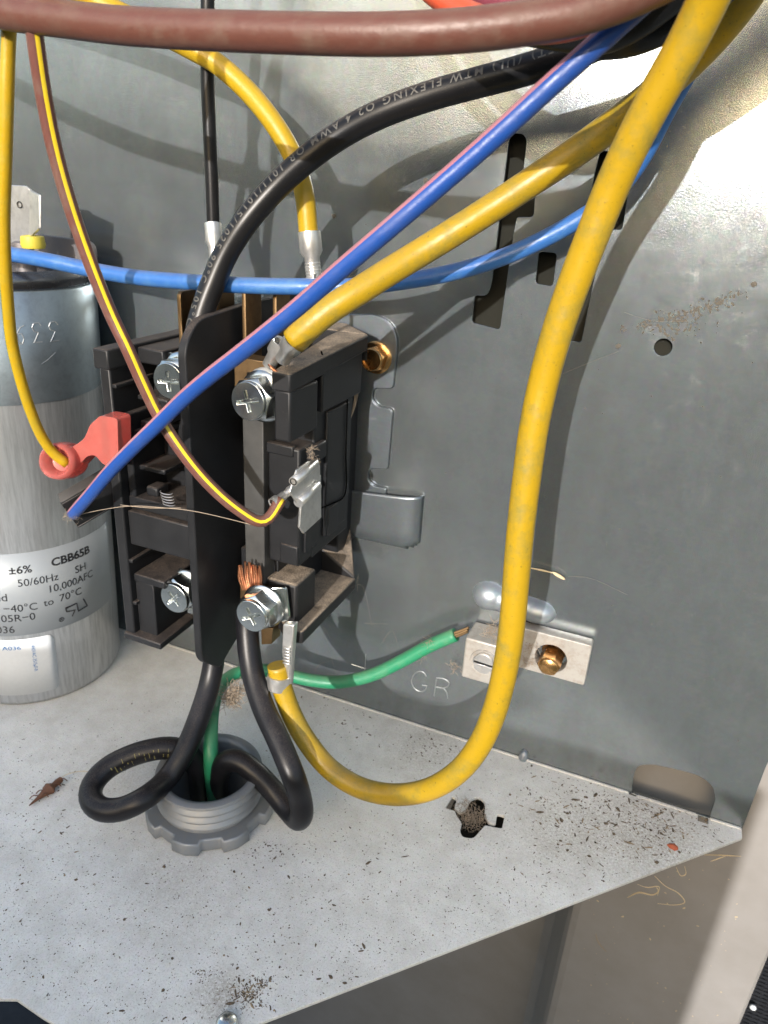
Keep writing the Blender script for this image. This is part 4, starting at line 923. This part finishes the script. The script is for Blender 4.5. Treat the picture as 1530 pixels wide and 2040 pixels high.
# ------------------------------------------------------------------ dirt, straw, lint
def crumb(bm, c, s, flat=.6, nrm=Vector((0, 0, 1)), el=1.0):
    nn = 4 if s < .02 else 7
    a = RND.uniform(0, 6.28); t1 = nrm.orthogonal().normalized(); t2 = nrm.cross(t1)
    ax, ay = t1 * math.cos(a) + t2 * math.sin(a), -t1 * math.sin(a) + t2 * math.cos(a)
    vs = [bm.verts.new(c + ax * s * el * x * RND.uniform(.7, 1.3) + ay * s * y * RND.uniform(.7, 1.3) + nrm * (z * s * flat)) for x, y, z in [(math.cos(6.283 * q / nn), math.sin(6.283 * q / nn), .1) for q in range(nn)] + [(.1, .1, 1)]]
    for i in range(nn): bm.faces.new((vs[i], vs[(i + 1) % nn], vs[nn]))
def on_shelf(p):
    if p.y > -.12 or p.y < -13: return False
    if (p.x - p.y * -1) > 13.2 - 0.0 and False: return False
    if p.x + (-p.y) * 1.0 > 13.45 and p.x > 2: return p.x - 13.18 < (p.y + .4) * .972 - .1
    if (p.x - pipe_c.x) ** 2 + (p.y - pipe_c.y) ** 2 < 4.3: return False
    if 4.6 < p.x < 6.3 and -3.9 < p.y < -2.4: return False
    return True
def inside(p):
    # left of the diagonal edge line from (13.18,-.4) to (2.05,-11.83)
    return (p.x - 13.05) < (p.y + .4) * .974 and on_shelf2(p)
def on_shelf2(p):
    if p.y > -.12 or p.y < -13 or p.x < -16: return False
    if (p.x - pipe_c.x) ** 2 + (p.y - pipe_c.y) ** 2 < 4.3: return False
    if (p.x - CC.x) ** 2 + (p.y - CC.y) ** 2 < 9.8: return False
    if 4.75 < p.x < 6.1 and -3.8 < p.y < -2.6: return False
    return True
bm = bmesh.new(); cnt = 0
def scatter(n, fx, fy, s0, s1, el=1.0):
    global cnt
    for _ in range(n):
        px, py = fx(), fy(); p_ = P(px, py, z=.001)
        if inside(p_): crumb(bm, p_, 0.72 * RND.uniform(s0, s1) * (RND.random() ** 1.2 * .7 + .3), .7, el=RND.choice((1, 1, 1.5, 2.6 * el))); cnt += 1
U = RND.uniform; G = RND.gauss
scatter(5200, lambda: U(-20, 1470), lambda: U(1380, 2040), .012, .032)
scatter(3400, lambda: U(-20, 1100), lambda: U(1650, 2040), .010, .026)
scatter(420, lambda: G(1300, 75), lambda: G(1625, 45), .02, .05, 1.8)
scatter(60, lambda: G(1290, 90), lambda: G(1620, 40), .05, .10)
scatter(200, lambda: G(1140, 50), lambda: G(1590, 30), .015, .05)
scatter(260, lambda: G(1150, 120), lambda: G(1690, 50), .015, .035, 2)
scatter(110, lambda: G(850, 35), lambda: G(1490, 20), .02, .05)
scatter(260, lambda: G(495, 20), lambda: G(1982, 16), .015, .04, 1.5)
scatter(60, lambda: G(520, 10), lambda: G(1958, 8), .015, .035, 1.5)
scatter(70, lambda: G(410, 14), lambda: G(1940, 8), .015, .03)
scatter(90, lambda: G(105, 60), lambda: G(1560, 45), .02, .05)
scatter(90, lambda: U(0, 760), lambda: U(1690, 2030), .04, .07)
scatter(60, lambda: U(560, 760), lambda: U(1380, 1470), .03, .06)
scatter(120, lambda: G(520, 60), lambda: G(1690, 12), .02, .05)
scatter(70, lambda: U(1000, 1460), lambda: U(1520, 1720), .04, .08)
db = link('debris', to_mesh(bm, 'debris'), CRUMB); tag(db, 'dark crumbs and plant bits scattered over the shelf', kind='stuff')
bm = bmesh.new()
scatter(260, lambda: G(1290, 85), lambda: G(1630, 42), .02, .05, 1.8)
scatter(110, lambda: G(1130, 70), lambda: G(1620, 50), .02, .045, 1.8)
scatter(60, lambda: G(500, 20), lambda: G(1978, 14), .02, .04, 1.5)
scatter(160, lambda: U(0, 1400), lambda: U(1400, 2040), .015, .04, 1.5)
tag(link('dry_grass_bits', to_mesh(bm, 'dry_grass_bits'), STRAWD), 'tan dry plant bits mixed into the dark crumbs on the shelf', kind='stuff')
bm = bmesh.new()
for _ in range(420):
    px, py = U(620, 1530), U(120, 1600); p_ = P(px, py, y=-.003)
    if p_.x < 13 and p_.z > .3: crumb(bm, p_, U(.004, .013), .5, Vector((0, -1, 0)), RND.choice((1, 1, 3)))
for _ in range(160):
    t_ = U(0, 1); px, py = 1240 + 240 * t_ + G(0, 8), 655 - 75 * t_ ** 1.5 + G(0, 7); p_ = P(px, py, y=-.003); crumb(bm, p_, U(.008, .03), .5, Vector((0, -1, 0)), 2)
for _ in range(60):
    p_ = P(G(1360, 35), G(645, 14), y=-.003); crumb(bm, p_, U(.01, .03), .5, Vector((0, -1, 0)), 2)
for cx_, cy_ in ((1232, 690), (1502, 566), (848, 360), (1228, 385), (665, 430)):
    crumb(bm, P(cx_, cy_, y=-.003), .07, .4, Vector((0, -1, 0)))
wd = link('wall_specks', to_mesh(bm, 'wall_specks'), SPECK); tag(wd, 'small dark specks and smears stuck on the back sheet', kind='stuff')
# specks and scratches on the taupe panel
bm = bmesh.new()
for _ in range(150):
    px, py = U(600, 1480), U(1680, 2040); p_ = P(px, py, y=.985)
    if p_.x < 15.2 and p_.x > 9.3: crumb(bm, p_, U(.008, .03), .3, Vector((0, -1, 0)), RND.choice((1, 2)))
pd = link('panel_specks', to_mesh(bm, 'panel_specks'), STRAW); tag(pd, 'tiny pale specks on the taupe panel', kind='stuff')
def strand(name, label, cat, l, r=.012, mat=STRAW, kind=None):
    path = spline(pathpx(l), .05); me = tube_mesh(name, path, [r * (1 - .6 * abs(2 * i / len(path) - 1)) for i in range(len(path))], 6, (0, -1, 0)); o = link(name, me, mat, smooth=True); tag(o, label, cat, kind=kind); return o
strand('straw', 'short straw with a seed husk beside the long yellow wire', 'straw', [(1054, 1131, -.25), (1080, 1136, -.22), (1100, 1141, -.2)], .03)
sh = dome('seed_husk', STRAW, None, P(1113, 1147, y=-.18), .22, .06, .05); sh.rotation_euler = (0, 0, 0); tag(sh, 'tan seed husk at the end of the short straw on the wall', 'seed husk')
sh.data.transform(Matrix.Translation(P(1113, 1147, y=-.18)) @ Matrix.Rotation(math.radians(20), 4, 'Y') @ Matrix.Translation(-P(1113, 1147, y=-.18)))
strand('grass_stem', 'pale forked grass stem sticking out past the shelf corner', 'grass stem', [(1402, 1703, .5), (1440, 1704, .4), (1476, 1706, .3)], .022)
strand('grass_stem', 'short pale grass stem angled under the forked one at the shelf corner', 'grass stem', [(1447, 1705, .4), (1430, 1711, .3), (1416, 1716, .2)], .016)
strand('grass_stem', 'curled grass blade hanging highest from the diagonal shelf edge', 'grass stem', [(1347, 1728, -.3), (1357, 1745, 0), (1366, 1742, .2), (1364, 1726, 0)], .016)
strand('grass_stem', 'long dry grass blade arcing below the diagonal shelf edge', 'grass stem', [(1304, 1745, -.5), (1325, 1765, -.2), (1352, 1780, .2), (1364, 1798, .4), (1345, 1803, .5), (1310, 1800, .5)], .018)
strand('grass_stem', 'bundle of dry grass lying along the diagonal shelf edge', 'grass stem', [(1250, 1788, .2), (1275, 1778, 0), (1300, 1783, 0), (1312, 1775, 0), (1308, 1768, 0)], .03)
strand('grass_stem', 'thin dry grass blade beside the grass bundle', 'grass stem', [(1270, 1762, -.6), (1290, 1768, -.3), (1312, 1766, -.1), (1310, 1784, .1)], .016)
strand('dead_fibre', 'small twisted grey fibre stuck on the taupe panel', 'fibre', [(1187, 1860, .96), (1190, 1873, .95), (1196, 1883, .96), (1208, 1896, .96)], .03, LINT)
def tuft(name, label, pts, n, spread, length, mat=LINT, r=.006, seed=3):
    R_ = random.Random(seed); bm = bmesh.new()
    for k in range(n):
        c = Vector(R_.choice(pts)) + Vector((R_.gauss(0, spread), R_.gauss(0, spread * .5), R_.gauss(0, spread)))
        q = [c]; d = Vector((R_.gauss(0, 1), R_.gauss(0, .6), R_.gauss(0, 1))).normalized()
        for j in range(4): d = (d + Vector((R_.gauss(0, .5), R_.gauss(0, .3), R_.gauss(0, .5)))).normalized(); q.append(q[-1] + d * length / 4)
        m = tube_mesh('s', q, r, 4, (0.1, -1, 0.2), cap=False); bm.from_mesh(m); bpy.data.meshes.remove(m)
    o = link(name, to_mesh(bm, name), mat); return tag(o, label, kind='stuff')
tuft('lint', 'brown lint tuft behind the bottom of the heavy cables', [P(455, 1385, y=-4.6), P(460, 1395, y=-4.6), P(470, 1375, y=-4.6)], 260, .12, .35, r=.008)
tuft('lint', 'lint caught around the ground lug', [P(985, 1250, y=-1.2), P(995, 1275, y=-1.2), P(975, 1262, y=-1.2), P(1050, 1320, y=-.6), P(1060, 1290, y=-.6), P(905, 1330, y=-.3)], 170, .1, .25, seed=5)
tuft('lint', 'lint gathered in the cross shaped hole of the shelf', [P(925, 1625, z=-.05), P(940, 1640, z=-.05), P(952, 1630, z=-.05), P(935, 1610, z=-.05)], 220, .13, .3, seed=6)
tuft('lint', 'fuzz wrapped round the lower end of the blue wire', [P(140, 1030, y=-6.95), P(135, 1026, y=-6.95), P(150, 1030, y=-6.95)], 46, .05, .16, r=.003, seed=8)
tuft('lint', 'grey fluff above the spade terminal', [P(618, 905, x=0.0), P(622, 893, x=0), P(627, 915, x=0)], 60, .05, .16, r=.0035, seed=9)
tuft('lint', 'dry fluff on the green wire', [P(850, 1287, y=-1.05), P(856, 1275, y=-1.05), P(842, 1310, y=-1.05)], 36, .05, .2, r=.004, seed=10)
def web(name, label, lines, r, mat=LINT):
    bm = bmesh.new()
    for l in lines:
        m = tube_mesh('s', spline(pathpx(l), .15), r, 4, (0.1, -1, .2), cap=False); bm.from_mesh(m); bpy.data.meshes.remove(m)
    return tag(link(name, to_mesh(bm, name), mat), label, kind='stuff')
web('cobweb', 'thick dusty web thread hanging beside the bronze screw', [[(688 + dx, 698, -1.2), (700 + dx, 720, -1.1), (712 + dx, 745, -1), (707 + dx, 800, -1), (700, 830, -1), (688, 860, -1.2), (686 + dx, 885, -1.4)] for dx in (-2, -1, 0, 1, 2, 3)], .016)
web('cobweb', 'dusty web thread across the left half of the contactor', [[(140, 1030, -6.8), (190, 1018, -6.6), (260, 1008, -6.4), (330, 1012, -6.4), (385, 1018, -6.4), (440, 1030, -6.2), (500, 1045, -6)], [(240, 1006, -6.4), (300, 1012, -6.4), (360, 1012, -6.4)]], .011)
lines = []
R2 = random.Random(21)
for k in range(6):
    a = (R2.uniform(640, 760), R2.uniform(1150, 1330)); lines.append([(a[0], a[1], -1.6), (a[0] + R2.gauss(0, 20), a[1] + R2.gauss(0, 30), -1.3), (a[0] + R2.gauss(0, 40), a[1] + R2.gauss(0, 50), -1)])
for k in range(0):
    a = (R2.uniform(780, 1000), R2.uniform(830, 1080)); lines.append([(a[0], a[1], -.1), (a[0] + R2.gauss(0, 25), a[1] + R2.gauss(0, 20), -.15), (a[0] + R2.gauss(0, 60), a[1] + R2.gauss(0, 40), -.1)])
lines.append([(1232, 700, -.05), (1180, 720, -.05), (1120, 745, -.05)]); lines.append([(1132, 1148, -.15), (1170, 1150, -.1), (1250, 1185, -.05)]); lines.append([(1244, 622, -.03), (1300, 640, -.03), (1370, 640, -.03)])
web('cobweb', 'fine broken cobweb strands over the back sheet', lines, .0017)
# dried insect on the shelf at left
ins = thing('dried_insect', 'dried brown insect husk lying on the shelf at the left', 'insect', tuple(P(100, 1575, z=.1)))
c0, c1 = P(58, 1605, z=.08), P(122, 1552, z=.12)
path = [c0.lerp(c1, k / 8) for k in range(9)]
link('husk_body', tube_mesh('husk_body', path, [.015, .03, .06, .13, .11, .16, .12, .14, .07], 12, (0, 0, 1), wob=.7), INSECT, ins, smooth=True)
for k in range(7):
    c = c0.lerp(c1, .25 + .1 * k); sgn = -1 if k % 2 else 1
    q = [c, c + Vector((.12 * sgn, .16 * sgn, .12)), c + Vector((.22 * sgn, .22 * sgn, -.02))]
    link('leg', tube_mesh('leg', spline(q, .04), .016, 5), INSECT, ins, smooth=True)
link('feeler', tube_mesh('feeler', spline(pathpx([(120, 1550, Z(.15)), (135, 1542, Z(.3)), (165, 1536, Z(.3)), (185, 1540, Z(.2))]), .04), .01, 5), STRAW, ins, smooth=True)
bm = bmesh.new(); crumb(bm, P(1341, 1687, z=.0), .14, .7, el=1.3); o = link('red_crumb', to_mesh(bm, 'red_crumb'), REDBIT); tag(o, 'reddish brown crumb near the shelf corner', 'crumb')
# silver screw head just at the lower frame edge on the shelf
c = P(452, 2040, z=.05)
o = link('rivet', lathe_mesh('rivet', [(.26, 0), (.25, .06), (.16, .12), (0, .14)], 28, Matrix.Translation(c)), ZINC, smooth=True); tag(o, 'silver rivet head in the shelf at the bottom edge of the photo', 'rivet')
print('crumbs', cnt)
